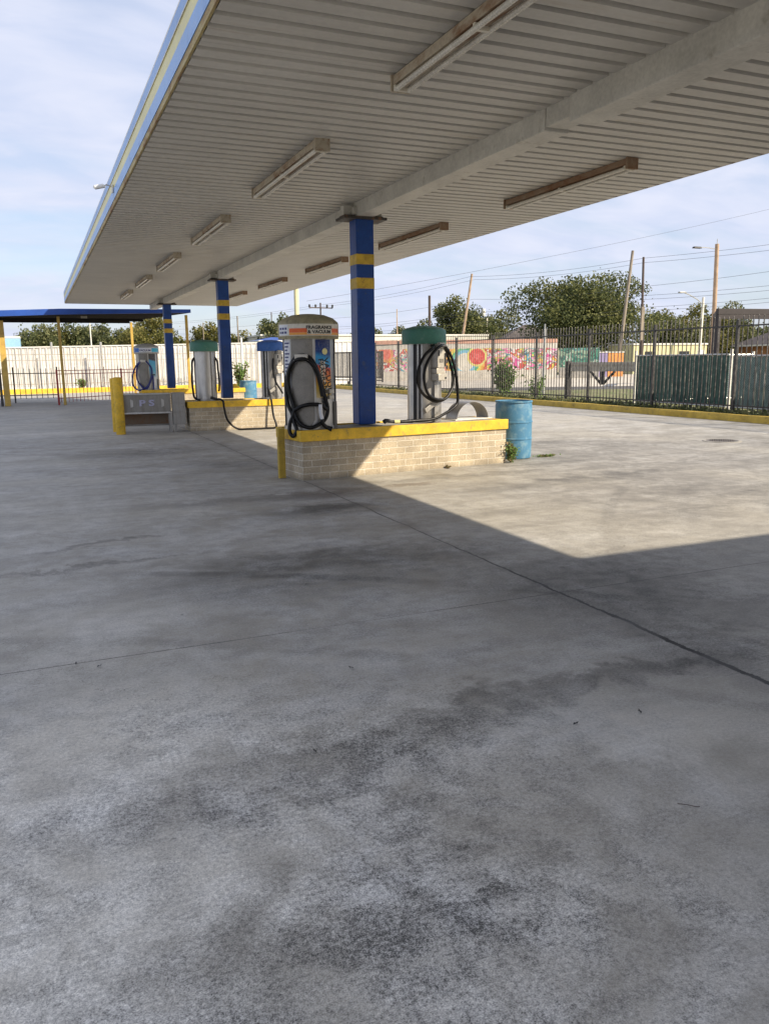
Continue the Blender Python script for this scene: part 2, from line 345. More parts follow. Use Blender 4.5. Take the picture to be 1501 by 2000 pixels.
# ------------------------------------------------------------------ materials
M = dict(
    orangebox=paint('orange_box_paint', (.62, .24, .06), .6, var=.2, scale=3),
    palelilac=paint('pale_lilac_enamel', (.42, .42, .58), .4, var=.1, scale=6),
    slat_light=paint('faded_green_slats', (.075, .15, .125), .55, var=.4, scale=3., dirt=(.16, .24, .21), dirt_amt=.42),
    palepicket=paint('sunlit_pale_picket_paint', (.34, .31, .27), .5, var=.3, scale=3, dirt=(.2, .17, .13), dirt_amt=.35),  # pale tone paints in the sunlight on the back pickets
    concrete=mat_concrete(), brick=mat_brick(), steel=mat_steel('stainless_steel'), steel_dull=mat_steel('dull_steel', (.36, .35, .33), .42, .5),
    blue=paint('deep_blue_paint', (.008, .058, .27), .38, var=.25, scale=4, dirt=(.07, .09, .14), dirt_amt=.30, bump=.15),
    col_yellow=paint('band_yellow_paint', (.60, .40, .045), .5, var=.3, scale=7, dirt=(.26, .11, .05), dirt_amt=.31, bump=.15),
    yellow=paint('kerb_yellow_paint', (.72, .45, .03), .6, var=.28, scale=5, dirt=(.30, .22, .08), dirt_amt=.33, bump=.4, bscale=40),
    yellow_dull=paint('shaded_yellow_paint', (.50, .34, .045), .65, var=.3, scale=3, dirt=(.22, .17, .07), dirt_amt=.34, bump=.4, bscale=40),  # duller kerb yellow: shade on the right kerb is put into the colour
    slab=paint('island_slab_concrete', (.36, .34, .30), .85, var=.35, scale=4, dirt=(.14, .13, .11), dirt_amt=.35, bump=.5),
    soffit=mat_soffit(),
    beam=paint('beam_paint', (.54, .525, .48), .55, var=.2, scale=2.5, dirt=(.30, .27, .22), dirt_amt=.28, bump=.1),
    f_blue=paint('fascia_blue_paint', (.20, .38, .72), .35, var=.12, scale=1.5, dirt=(.25, .36, .6), dirt_amt=.3),
    f_yellow=paint('fascia_yellow_paint', (.72, .66, .30), .4, var=.12, scale=1.5, dirt=(.6, .55, .35), dirt_amt=.3),
    f_trim=mat_rusty('rusty_drip_trim', (.42, .34, .14), .45, .62, 5.),
    rustlight=mat_rusty('rusty_light_housing', (.46, .40, .31), .46, .58, 4.), rustheavy=mat_rusty('heavily_rusted_housing', (.30, .22, .15), .36, .55, 5.),
    tube=paint('old_lamp_tube', (.62, .60, .54), .25, var=.15, scale=6, dirt=(.35, .31, .25), dirt_amt=.3),
    rubber=paint('black_hose_rubber', (.007, .007, .008), .38, var=.2, scale=9, fine=.02, spec=.28), blue_rubber=paint('blue_hose_rubber', (.012, .02, .16), .4, var=.2, scale=9, fine=.02),
    green=paint('green_plastic_lid', (.055, .20, .145), .5, var=.2, scale=5, dirt=(.15, .26, .21), dirt_amt=.3), lid_blue=paint('blue_plastic_lid', (.03, .12, .42), .5, var=.2, scale=5, dirt=(.1, .2, .42), dirt_amt=.3),
    drum=paint('blue_drum_plastic', (.065, .20, .335), .45, var=.14, scale=3, dirt=(.17, .30, .38), dirt_amt=.40, bump=.1, fine=.03),
    olive=paint('weathered_beige_lid', (.33, .29, .17), .6, var=.3, scale=6, dirt=(.16, .14, .08), dirt_amt=.36),
    greylid=paint('weathered_grey_lid', (.36, .36, .34), .6, var=.25, scale=6, dirt=(.2, .19, .17), dirt_amt=.34),
    cream=paint('cream_decal', (.66, .62, .52), .45, var=.15, scale=12, dirt=(.4, .36, .28), dirt_amt=.3), orange=paint('orange_decal', (.72, .12, .02), .45, var=.12, scale=12, dirt=(.7, .3, .08), dirt_amt=.3),
    ltorange=paint('light_orange_decal', (.80, .34, .05), .45, var=.12, scale=12), whitish=paint('white_decal', (.68, .70, .74), .45, var=.1, scale=12, dirt=(.45, .45, .45), dirt_amt=.25),
    decalblue=paint('blue_decal', (.03, .16, .55), .4, var=.1, scale=10), cyan=paint('cyan_decal', (.04, .42, .62), .4, var=.1, scale=10),
    ink=paint('black_ink', (.015, .013, .012), .5, var=.1, scale=10, fine=.0), navyink=paint('navy_ink', (.03, .04, .16), .5, var=.1, scale=10, fine=.0),
    panel=paint('grey_panel_paint', (.22, .205, .18), .4, metal=.35, var=.2, scale=4, dirt=(.13, .12, .1), dirt_amt=.3),
    dark=paint('dark_gap_metal', (.02, .02, .022), .5, var=.2, scale=8, fine=.0), boxgrey=paint('meter_box_metal', (.50, .47, .41), .4, metal=.4, var=.18, scale=9, dirt=(.25, .2, .14), dirt_amt=.28),
    black=paint('black_fence_paint', (.030, .029, .030), .5, var=.3, scale=6, dirt=(.10, .095, .09), dirt_amt=.4), picket=paint('dusty_sunlit_picket_paint', (.06, .056, .055), .45, metal=.2, var=.3, scale=4, dirt=(.20, .19, .17), dirt_amt=.4),  # pickets: dust on black paint, plus sunlight painted in as grey
    red=paint('red_rail_paint', (.34, .035, .03), .5, var=.25, scale=5, dirt=(.22, .1, .08), dirt_amt=.3),
    white=paint('white_metal_paint', (.76, .74, .68), .5, var=.12, scale=1.5, dirt=(.5, .46, .38), dirt_amt=.25), wallwhite=paint('cream_ribbed_metal', (.62, .615, .59), .5, var=.14, scale=.5, dirt=(.5, .45, .36), dirt_amt=.28),
    stucco=paint('cream_stucco', (.74, .70, .60), .85, var=.12, scale=.6, bump=.2), wood=paint('grey_pole_wood', (.27, .23, .18), .85, var=.3, scale=2, bump=.3), woodtan=paint('tan_pole_wood', (.42, .30, .20), .85, var=.25, scale=2, bump=.3),  # last entry: tan wood tone of the paler poles
    darkwood=paint('dark_pole_wood', (.10, .075, .065), .85, var=.3, scale=2), bark=paint('tree_bark', (.10, .08, .06), .9, var=.35, scale=3, bump=.5, bscale=12),
    grass=paint('verge_grass', (.12, .15, .045), .95, var=.5, scale=1.3, dirt=(.22, .19, .11), dirt_amt=.45, bump=.8, bscale=30), asphalt=paint('asphalt', (.085, .083, .08), .9, var=.3, scale=1.5, bump=.4),
    dirt=paint('dry_ground', (.20, .18, .11), .95, var=.45, scale=.25, dirt=(.09, .13, .04), dirt_amt=.5), walk=paint('sidewalk_concrete', (.50, .46, .39), .9, var=.2, scale=1.), galv=paint('galvanised_pipe', (.52, .52, .50), .35, metal=.6, var=.15, scale=6),
    slat=paint('green_privacy_slats', (.022, .072, .058), .55, var=.4, scale=3., dirt=(.07, .13, .11), dirt_amt=.42), wire=paint('black_wire', (.07, .07, .08), .6, var=.1, scale=3),
    roofdark=paint('dark_roof_shingle', (.095, .08, .078), .9, var=.3, scale=1.5, bump=.4), brickorange=paint('orange_brick_wall', (.48, .22, .10), .85, var=.25, scale=4), creamwall=paint('yellow_cream_siding', (.68, .62, .36), .7, var=.12, scale=1),
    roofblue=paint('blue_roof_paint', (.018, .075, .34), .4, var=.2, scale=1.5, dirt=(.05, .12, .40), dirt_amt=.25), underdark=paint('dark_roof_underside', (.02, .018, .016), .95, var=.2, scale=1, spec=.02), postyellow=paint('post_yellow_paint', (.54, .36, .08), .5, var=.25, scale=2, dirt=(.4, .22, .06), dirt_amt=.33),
    coping=paint('salmon_coping', (.60, .33, .24), .8, var=.2, scale=2), glass=paint('dark_window_glass', (.02, .025, .03), .08, var=.05, scale=2), iron=paint('cast_iron_cover', (.13, .12, .115), .65, metal=.3, var=.35, scale=14, bump=.5),
    brownpanel=mat_rusty('brown_stained_panel', (.20, .14, .09), .45, .65, 4.), bluewhite=paint('pale_blue_container', (.30, .52, .72), .5, var=.15, scale=1), shadeframe=paint('dark_brown_frame_paint', (.035, .027, .028), .6, var=.25, scale=3),
    purple=paint('purple_painted_panel', (.24, .20, .36), .7, var=.2, scale=2), beige=paint('building_beige_render', (.5, .46, .38), .85, var=.15, scale=1),
)
LEAF = dict(dark=mat_leaf('dark_foliage', (.045, .062, .026), (.17, .195, .07), (.26, .25, .09)), mid=mat_leaf('mid_foliage', (.065, .085, .035), (.19, .21, .085), (.26, .25, .12)),
            light=mat_leaf('yellow_green_foliage', (.075, .085, .022), (.21, .20, .055), (.30, .26, .09)), weed=mat_leaf('weed_foliage', (.11, .20, .045), (.30, .44, .13)), dry=mat_leaf('dry_weed_foliage', (.16, .10, .05), (.32, .25, .13)))

# ------------------------------------------------------------------ ground and pavement
g = MB(); g.add([(-400, -200, -.06), (500, -200, -.06), (500, 700, -.06), (-400, 700, -.06)], [(0, 1, 2, 3)]); struct('ground', g, M['dirt'])
g = MB(); g.add([(-30, -25, 0), (15.62, -25, 0), (15.62, 60, 0), (-30, 60, 0)], [(0, 1, 2, 3)]); struct('lot_pavement', g, M['concrete'])
# verge beyond the right kerb, road and walk
g = MB(); g.add([(15.6, -20, .10), (48, -20, .10), (34, 26, .10), (24.6, 30.6, .10), (15.6, 33.6, .10)], [(0, 1, 2, 3, 4)]); struct('verge', g, M['grass'])
g = MB(); g.add([(15.6, 33.4, .085), (24.6, 30.4, .085), (34, 25.8, .085), (60, 8, .085), (64, 12, .085), (37, 30, .085), (26.6, 34.4, .085), (15.6, 39, .085)], [(0, 1, 6, 7), (1, 2, 5, 6), (2, 3, 4, 5)]); struct('street', g, M['asphalt'])
g = MB(); g.add([(15.6, 38.9, .075), (26.6, 34.3, .075), (37, 29.9, .075), (64, 11.9, .075), (90, 40, .075), (44, 60, .075), (15.6, 62, .075)], [(0, 1, 2, 3, 4, 5, 6)]); struct('sidewalk', g, M['walk'])

def kerb(name, pts, w, h, mat, label):
    """rounded-edge kerb along pts, w to the left of travel"""
    b = MB(); vs = []; n = len(pts)
    for i, p in enumerate(pts):
        a = Vector(pts[max(i - 1, 0)]); c = Vector(pts[min(i + 1, n - 1)]); t = (c - a).normalized(); s = Vector((-t.y, t.x))
        for u, z in ((0, -.03), (0.012, h - .03), (.04, h), (w - .04, h), (w, h - .03), (w, -.03)):
            jit = random.uniform(-.006, .006); vs.append((p[0] + s.x * u + jit, p[1] + s.y * u + jit, z + (jit if z > 0 else 0)))
    fs = []
    for i in range(n - 1):
        for j in range(5): o = i * 6 + j; fs.append((o, o + 6, o + 7, o + 1))
    fs += [(0, 1, 2, 3, 4, 5), tuple((n - 1) * 6 + j for j in (5, 4, 3, 2, 1, 0))]
    b.add(vs, fs); return tag(b.build(name, mat), label, 'kerb')
rp = [(15.36 + .004 * (y - 14), y) for y in np.arange(48.4, -14, -.6)]
kerb('kerb', rp, .28, .165, M['yellow_dull'], 'long dull yellow concrete kerb under the black picket fence on the right')
lp = [(x, 46.5 + .12 * x) for x in np.arange(-24, 15.5, .8)]
kerb('kerb', lp, .3, .26, M['yellow'], 'bright yellow kerb along the foot of the white fence at the back of the lot')

# manhole
o = thing('manhole_cover', 'round iron manhole cover in the sunlit concrete near the right kerb', 'manhole cover', (11.62, 11.17, 0))
b = MB(); b.lathe([(.34, .0), (.34, .008), (.325, .012), (.29, .012), (.285, .006)], 40); b.build('rim', M['slab'], o)
b = MB(); b.lathe([(.283, .002), (.283, .011), (.0, .012)], 40)
for i in range(-4, 5):
    for j in range(-4, 5):
        if i * i + j * j < 18: b.box((i * .055, j * .055, .013), (.03, .03, .006))
b.build('lid', M['iron'], o)

# ------------------------------------------------------------------ canopy
XL, XR0, YN, YF = 1.165, 7.18, -3.2, 32.1
def zs(y): return 3.62 + .0033 * (y - 5)
def xr(y): return XR0 + .0110 * (y - 5)
cano = thing('forecourt_canopy', 'long flat canopy with ribbed grey soffit, blue and yellow fascia and striped blue columns', 'canopy', (4.25, 12, 0))
b = MB(); P_ = .197; prof = []; y = YN
while y < YF - P_:
    prof += [(y, 0), (y + .132, 0), (y + .140, .044), (y + .189, .044)]; y += P_
prof.append((y, 0)); prof.append((YF, 0)); vs = []
for (yy, dz) in prof:
    z = zs(yy) + dz; vs += [(XL, yy, z), (4.2, yy, z), (xr(yy), yy, z), (xr(yy), yy, z + .012)]
fs = []
for i in range(len(prof) - 1):
    for j in range(3): fs.append((i * 4 + j, (i + 1) * 4 + j, (i + 1) * 4 + j + 1, i * 4 + j + 1))
b.add(vs, fs); b.build('soffit', M['soffit'], cano, world=True, smooth=False)
b = MB()
def slab_y(b, x0, x1n, x1f, dz0, dz1):
    y0, y1 = YN - .01, YF + .01; v = []
    for yy, xx in ((y0, x1n), (y1, x1f)):
        for x in (x0, xx):
            for dz in (dz0, dz1): v.append((x, yy, zs(yy) + dz))
    b.add(v, [(0, 2, 6, 4), (1, 5, 7, 3), (0, 4, 5, 1), (2, 3, 7, 6), (0, 1, 3, 2), (4, 6, 7, 5)])
slab_y(b, XL - .004, xr(YN) - .01, xr(YF) - .01, .055, .36); b.build('roof_deck', M['greylid'], cano, world=True)
b = MB(); v = []
for yy in (YN, YF):
    for x in (xr(yy) + .002, xr(yy) + .014):
        for dz in (.004, .05): v.append((x, yy, zs(yy) + dz))
b.add(v, [(0, 2, 6, 4), (1, 5, 7, 3), (0, 4, 5, 1), (2, 3, 7, 6), (0, 1, 3, 2), (4, 6, 7, 5)]); b.build('edge_trim', M['rustlight'], cano, world=True)
# left fascia stripes (top to bottom) and drip trim
for z0, z1, mt, th in ((.300, .405, 'f_blue', .030), (.185, .298, 'f_yellow', .027), (.058, .183, 'f_blue', .030), (.0, .056, 'f_trim', .024)):
    b = MB(); slab_y(b, XL - th, XL - .006, XL - .006, z0, z1); b.build('fascia_stripe', M[mt], cano, world=True)
b = MB(); slab_y(b, XL - .036, XL - .03, XL - .03, .296, .302); slab_y(b, XL - .03, XL + .03, XL + .03, .405, .42); b.build('fascia_cap', M['white'], cano, world=True)
for yy, s in ((YF + .014, 1), (YN - .014, -1)):
    for z0, z1, mt, th in ((.300, .415, 'f_blue', .04), (.185, .298, 'f_yellow', .036), (.02, .183, 'f_blue', .04)):
        b = MB(); z = zs(yy); b.bb((XL - .03, yy, z + z0), (xr(yy), yy + s * th, z + z1)); b.build('fascia_stripe', M[mt], cano, world=True)
# centre beam with one deeper spliced section
b = MB()
def beam(b, x0, x1, y0, y1, d):
    v = []
    for yy in (y0, y1):
        for x in (x0, x1):
            for z in (zs(yy) - d, zs(yy) + .03): v.append((x, yy, z))
    b.add(v, [(0, 4, 6, 2), (0, 1, 5, 4), (2, 6, 7, 3), (0, 2, 3, 1), (4, 5, 7, 6)])
beam(b, 4.125, 4.375, 6.12, YF - .02, .175); beam(b, 4.11, 4.37, YN + .1, 5.75, .20); beam(b, 4.13, 4.35, 5.76, 6.11, .15)
b.build('beam', M['beam'], cano, world=True, bevel=.008)
cap_m = mat_rusty('rusted_cap_plate', (.04, .035, .033), .5, .7, 9.)
for yc, zb in ((1.6, 0.), (10.65, .66), (19.72, .68), (28.66, .68)):
    zt = zs(yc) - .2
    b = MB(); b.box((4.25, yc, (zb + zt) / 2), (.26, .26, zt - zb)); cobj = b.build('column', M['blue'], cano, world=True, bevel=.014)
    for z0, z1 in ((2.835, 2.985), (2.515, 2.672)):
        b = MB(); b.box((4.25, yc, (z0 + z1) / 2 + (.03 if yc > 15 else 0)), (.267, .267, z1 - z0)); bo = b.build('band', M['col_yellow'], cobj, bevel=.015)
        bo.matrix_parent_inverse = Matrix.Translation((-4.25, -12, 0)); bo.matrix_parent_inverse = Matrix.LocRotScale(cano.location, cano.rotation_euler, None).inverted() @ Matrix.Identity(4)
        bo.matrix_parent_inverse = Matrix.Identity(4)
    b = MB(); b.box((4.25, yc, zt + .005), (.62, .34, .034)); b.box((4.25, yc, zt + .034), (.56, .2, .022)); b.build('cap_plate', cap_m, cano, world=True)
    b = MB(); b.box((4.25, yc, zt + .105), (.56, .12, .125)); b.box((4.25, yc, zt + .09), (.34, .3, .10)); b.build('beam_saddle', M['beam'], cano, world=True, bevel=.006)

# ------------------------------------------------------------------ ceiling light fixtures
def make_fixture(label, mat, group):
    L = 2.42; t = thing('ceiling_light', label, 'ceiling light', group=group)
    b = MB(); b.box((0, 0, -.035), (.12, L, .065)); b.box((0, 0, -.078), (.07, L - .02, .02)); b.build('housing', mat, t, bevel=.004)
    for s in (-1, 1):
        b = MB(); b.box((0, s * (L / 2 + .012), -.055), (.15, .022, .115)); b.build('end_cap', mat, t)
        b = MB(); b.cyl((s * .05, -L / 2 + .03, -.102), (s * .05, L / 2 - .03, -.102), .019, seg=12); b.build('lamp_tube', M['tube'], t)
    for yy in (-L / 2 + .03, 0, L / 2 - .03):
        b = MB(); b.box((0, yy, -.095), (.13, .03, .04)); b.build('socket', M['cream'], t)
    return t
words_l = ['cut by the top of the photo', 'second from the camera', 'third from the camera', 'fourth from the camera', 'fifth from the camera', 'farthest from the camera']
fl = make_fixture('pale twin tube light left of the canopy beam, ' + words_l[0], M['rustlight'], 'twin tube lights left of the canopy beam')
fr = make_fixture('rusty brown twin tube light right of the beam, ' + words_l[0], M['rustheavy'], 'rusty twin tube lights right of the canopy beam')
ysl = [4.62, 8.9, 13.25, 17.7, 22.1, 26.6]; ysr = [4.0, 8.45, 12.8, 17.25, 21.7, 26.1]
nl = [w for w in words_l]; nr = ['cut by the right photo edge', 'nearest wholly visible one', 'just right of the nearest column', 'next one left of the nearest column', 'third from the far end', 'second from the far end']
for i in range(6):
    for src, xs_, ys, lab in ((fl, 2.66, ysl[i], 'pale twin tube light left of the canopy beam, ' + nl[i]), (fr, 5.97, ysr[i], 'rusty brown twin tube light right of the beam, ' + nr[i])):
        x = xs_ + .004 * (ys - 5); loc = (x, ys, zs(ys) - .001)
        if i == 0: src.location = loc; src['label'] = lab
        else: copy_thing(src, lab, loc)

# flood light on the left fascia
o = thing('floodlight', 'small white floodlight on a short arm on the blue and yellow canopy fascia', 'floodlight', (XL - .03, 11.7, 3.84)); o.scale = (.62, .62, .62)
b = MB(); b.box((-.02, 0, -.02), (.03, .14, .16)); b.build('bracket', M['white'], o, bevel=.004)
b = MB(); b.tube([(-.02, 0, .02), (-.14, -.02, .05), (-.17, -.02, .03)], .012); b.build('arm', M['boxgrey'], o)
b = MB(); T = Matrix.Translation((-.29, -.05, .0)) @ Euler((R(18), R(-14), 0)).to_matrix().to_4x4(); b.box((0, 0, 0), (.24, .2, .06), M=T, taper=.86); b.build('lamp_head', M['white'], o, bevel=.02)
b = MB(); b.box((0, 0, -.034), (.20, .16, .008), M=T); b.build('lens', M['glass'], o)

# ------------------------------------------------------------------ brick islands
def island(label, loc, rz, H, L=3.34, Dp=.80):
    t = thing('brick_island', label, 'pump island', loc, rz, 'tan brick islands under the canopy')
    b = MB(); b.bb((0, 0, -.02), (L, Dp, H - .13)); b.build('brick_base', M['brick'], t)
    b = MB(); b.bb((.0, .0, H - .13), (L - .0, Dp, H - .018)); b.build('top_slab', M['slab'], t)
    for a, c in (((-.03, -.028, H - .145), (L + .02, .035, H)), ((-.03, Dp - .035, H - .145), (L + .02, Dp + .028, H)), ((-.032, .036, H - .143), (-.004, Dp - .036, H - .004)), ((L - .04, .036, H - .15), (L + .055, Dp - .036, H - .012))):
        b = MB(); b.bb(a, c); b.build('edge_board', M['yellow'], t, bevel=.006)
    return t
island('nearest tan brick island with yellow edge boards, carrying the two vacuums closest to the camera', (3.10, 9.97, 0), R(6.4), .66)
island('middle tan brick island with a black hose hanging over its yellow edge', (3.10, 18.42, 0), 0, .68)
island('farthest tan brick island, mostly hidden behind the steel mat washer', (3.12, 27.25, 0), 0, .68)

# ------------------------------------------------------------------ vacuums
def stadium(u, z0, z1, r=.13):
    d = abs(u - .5) * 2; k_ = r * (1 - math.sqrt(max(0, 1 - min(1, d) ** 2 * .98))); return (z0 + k_, z1 - k_)
def hose_pts(uz, r, off=.03):
    out = []
    for q in uz:
        u, z = q[0], q[1]; e = q[2] if len(q) > 2 else 0
        y = -math.sqrt(max(r * r - u * u, 0)) if abs(u) < r else 0
        out.append((u, min(y, -r * .55) - off - e, z))
    return spline(out, 5)
def vac_fragrance(label, loc, rz, lidmat, hose_mat, blue=False):
    t = thing('vacuum_station', label, 'vacuum station', loc, rz, 'coin vacuum stations on the islands')
    r = .345
    b = MB(); b.lathe([(r + .012, 0), (r + .012, .05), (r, .055), (r, 1.20)], 48); b.build('cabinet', M['steel'], t)
    b = MB(); b.lathe([(.40, 1.185), (.402, 1.20), (.402, 1.375), (.395, 1.40), (.33, 1.455), (.22, 1.495), (.10, 1.510), (.0, 1.512)], 48); b.build('lid', lidmat, t)
    b = MB(); b.arc(r - .001, .008, -27, 22, .90, 1.18); b.build('upper_panel', M['panel'], t)
    b = MB(); b.arc(r + .002, .022, -26, 23, .03, .895, seg=16, shape=stadium); b.build('door', M['panel'], t, bevel=.004)
    b = MB(); b.arc(r - .001, .006, -54, -30, .55, 1.17); b.build('price_decal', M['whitish'] if not blue else M['cream'], t)
    if not blue:
        b = MB()
        for k_ in range(9): b.arc(r + .005, .002, -50, -33 - (k_ % 3) * 3, 1.12 - k_ * .045, 1.14 - k_ * .045)
        b.build('price_print', M['navyink'], t)
    for a in (88, 122, -62):
        b = MB(); b.arc(r - .001, .01, a, a + 7, .0, 1.18); b.build('seam_strip', M['dark'], t)
    b = MB(); b.arc(r + .008, .012, 76, 92, .0, .36); b.build('lower_plate', M['panel'], t)
    b = MB(); b.box((0, -r - .045, .945), (.17, .09, .085)); b.box((0, -r - .07, .905), (.20, .05, .012)); b.build('hose_hook', M['boxgrey'], t, bevel=.006)
    # side label strip
    lab = mat_grad('vacuum_label_print', [(0, (.62, .58, .42)), (.25, (.80, .52, .08)), (.48, (.78, .22, .04)), (.60, (.62, .07, .03)), (.63, (.03, .25, .5)), (.74, (.02, .30, .62)), (.82, (.01, .05, .22)), (1., (.01, .025, .12))], 2, .40, 1.24) if not blue else mat_grad('turbo_label_print', [(0, (.5, .5, .48)), (.4, (.10, .42, .62)), (.75, (.05, .34, .6)), (.8, (.05, .05, .06)), (1, (.04, .035, .03))], 2, .4, 1.24)
    b = MB(); b.arc(r, .007, 28, 67, .42, 1.175); lb = b.build('label_strip', lab, t)
    if not blue:
        b = MB(); text_on_cyl(b, 'FRAGRANCE', .10, r + .009, 46, .66, True, .002, R(10), .95); text_on_cyl(b, 'VACUUM', .11, r + .009, 58, .70, True, .002, R(10), 1.05); b.build('label_lettering', M['ink'], lb)
        b = MB(); b.arc(r + .0075, .0015, 38, 45, .62, .90); b.arc(r + .0075, .0015, 50, 61, .47, .55); b.arc(r + .0075, .0015, 47, 50, .6, .9); b.build('label_print', M['cream'], lb)
        b = MB(); q = []
        for i in range(16): a = 2 * math.pi * i / 16; ang = R(50) + .042 * math.cos(a) / r; rr = r + .0095; q.append((rr * math.sin(ang), -rr * math.cos(ang), 1.02 + .042 * math.sin(a)))
        b.add(q, [tuple(range(16))]); b.build('sun_print', M['f_yellow'], lb)
        b = MB(); b.arc(r + .008, .07, 52, 64, .475, .53); b.arc(r + .008, .05, 54, 66, .40, .45); b.build('coin_box', M['boxgrey'], t, bevel=.004)
    # sign band on the lid
    R2 = .402
    b = MB(); b.arc(R2, .004, -56, 96, 1.222, 1.372, seg=36); sg = b.build('sign_band', M['cream'] if not blue else M['whitish'], t)
    if not blue:
        b = MB(); b.arc(R2 + .0042, .0015, -23, 88, 1.262, 1.315, seg=24); b.build('orange_stripe', M['orange'], sg)
        b = MB(); b.arc(R2 + .0042, .0015, -23, 88, 1.232, 1.2605, seg=24); b.build('light_stripe', M['ltorange'], sg)
        b = MB(); b.arc(R2 + .0042, .0015, -54, -26, 1.232, 1.362, seg=8); b.build('white_label', M['whitish'], sg)
        b = MB()
        for z, a0, a1 in ((1.315, -51, -44), (1.315, -42, -36), (1.315, -34, -29), (1.265, -51, -46), (1.265, -44, -37), (1.265, -35, -29)): b.arc(R2 + .006, .001, a0, a1, z - .014, z + .014)
        b.build('small_print', M['navyink'], sg)
        b = MB(); b.arc(R2 + .0060, .0010, 12, 62, 1.238, 1.358, seg=14); b.build('lettering_panel', M['cream'], sg)
        b = MB(); text_on_cyl(b, 'FRAGRANCE', .058, R2 + .0085, 36, 1.324, False, .0018, 0, 1.12); text_on_cyl(b, '& VACUUM', .058, R2 + .0085, 36, 1.268, False, .0018, 0, 1.12); b.build('lettering', M['ink'], sg)
    else:
        b = MB(); b.arc(R2 + .0042, .0015, -50, -16, 1.235, 1.36, seg=12); b.build('blue_stripe', M['decalblue'], sg)
        b = MB(); b.arc(R2 + .0042, .0015, 42, 84, 1.235, 1.36, seg=12); b.build('cyan_stripe', M['cyan'], sg)
        b = MB(); text_on_cyl(b, 'VACUUM', .09, R2 + .005, 12, 1.285, False, .002); b.build('lettering', M['navyink'], sg)
    return t
p1 = vac_fragrance('vacuum with beige domed lid, orange sign band and looped black hose on the nearest island', (3.375, 10.43, .652), R(-32), M['olive'], M['rubber'])
hr = .345
hA = [(0.03, 0.972, .03), (-0.08, 0.955), (-0.165, 0.853), (-0.225, 0.703, .02), (-0.243, 0.505, .04), (-0.211, 0.338, .05), (-0.152, 0.218, .05), (-0.121, 0.104, .06), (-0.078, 0.003, .09), (-0.125, -0.071, .12), (-0.177, -0.011, .12), (-0.18, 0.097, .08), (-0.135, 0.20, .06), (-.12, .30, .05), (-.17, .45, .04), (-.21, .62, .03), (-.17, .80, .04), (-.09, .90, .05), (0.01, .925, .07), (.10, .90, .05), (.185, .78, .05), (.225, .60, .05), (.25, .44, .06)]
hB = [(0.0, 0.965, .01), (0.091, 0.948), (0.169, 0.83), (0.225, 0.634, .02), (0.267, 0.436, .03), (0.297, 0.271, .03), (0.266, 0.138, .04), (0.182, 0.064, .05), (0.084, 0.037, .05), (-0.018, 0.077, .05), (-0.092, 0.171, .05), (-0.123, 0.271, .04), (-.16, .40, .04), (-.20, .55, .06)]
hC = [(-0.11, 0.262, .08), (-0.026, 0.312, .07), (0.078, 0.339, .07), (0.18, 0.338, .06), (0.245, 0.318, .06), (.285, .27, .05)]
for i, h in enumerate((hA, hB, hC)):
    b = MB(); b.tube(hose_pts(h, hr), .0255, 10); b.build('hose', M['rubber'], p1)
b = MB(); b.tube(hose_pts([(.228, .34, .09), (.232, .23, .09), (.245, .15, .09)], hr), .026, 10); b.build('hose_cuff', M['whitish'], p1)
b = MB(); b.tube(hose_pts([(.245, .16, .09), (.255, .08, .09), (.30, .03, .09), (.36, .01, .08)], hr), [.024] * 6 + [.028] * 5 + [.034] * 5, 10); b.build('nozzle', M['rubber'], p1)
p5 = vac_fragrance('vacuum with blue sign band and looped blue hose on the farthest island', (3.37, 27.75, .665), R(-25), M['greylid'], M['blue_rubber'], True)
h5 = [(-0.03, 0.965), (-0.25, 0.83), (-0.40, 0.564, .02), (-0.44, 0.24, .05), (-0.33, 0.05, .06), (-0.13, 0.01, .05), (0.10, 0.14, .03), (0.22, 0.40, .03), (0.23, 0.70), (0.11, 0.91), (0., .96, .03), (-.16, .85, .04), (-.27, .6, .05), (-.24, .33, .06), (-.08, .13, .06), (.08, .06, .05), (.2, .3, .05), (.26, .5, .05), (.27, .2, .06), (.27, .0, .08)]
b = MB(); b.tube(hose_pts(h5, hr), .027, 10); b.build('hose', M['blue_rubber'], p5)
b = MB(); b.box((.30, -.36, .50), (.12, .04, .04)); b.build('nozzle', M['dark'], p5)

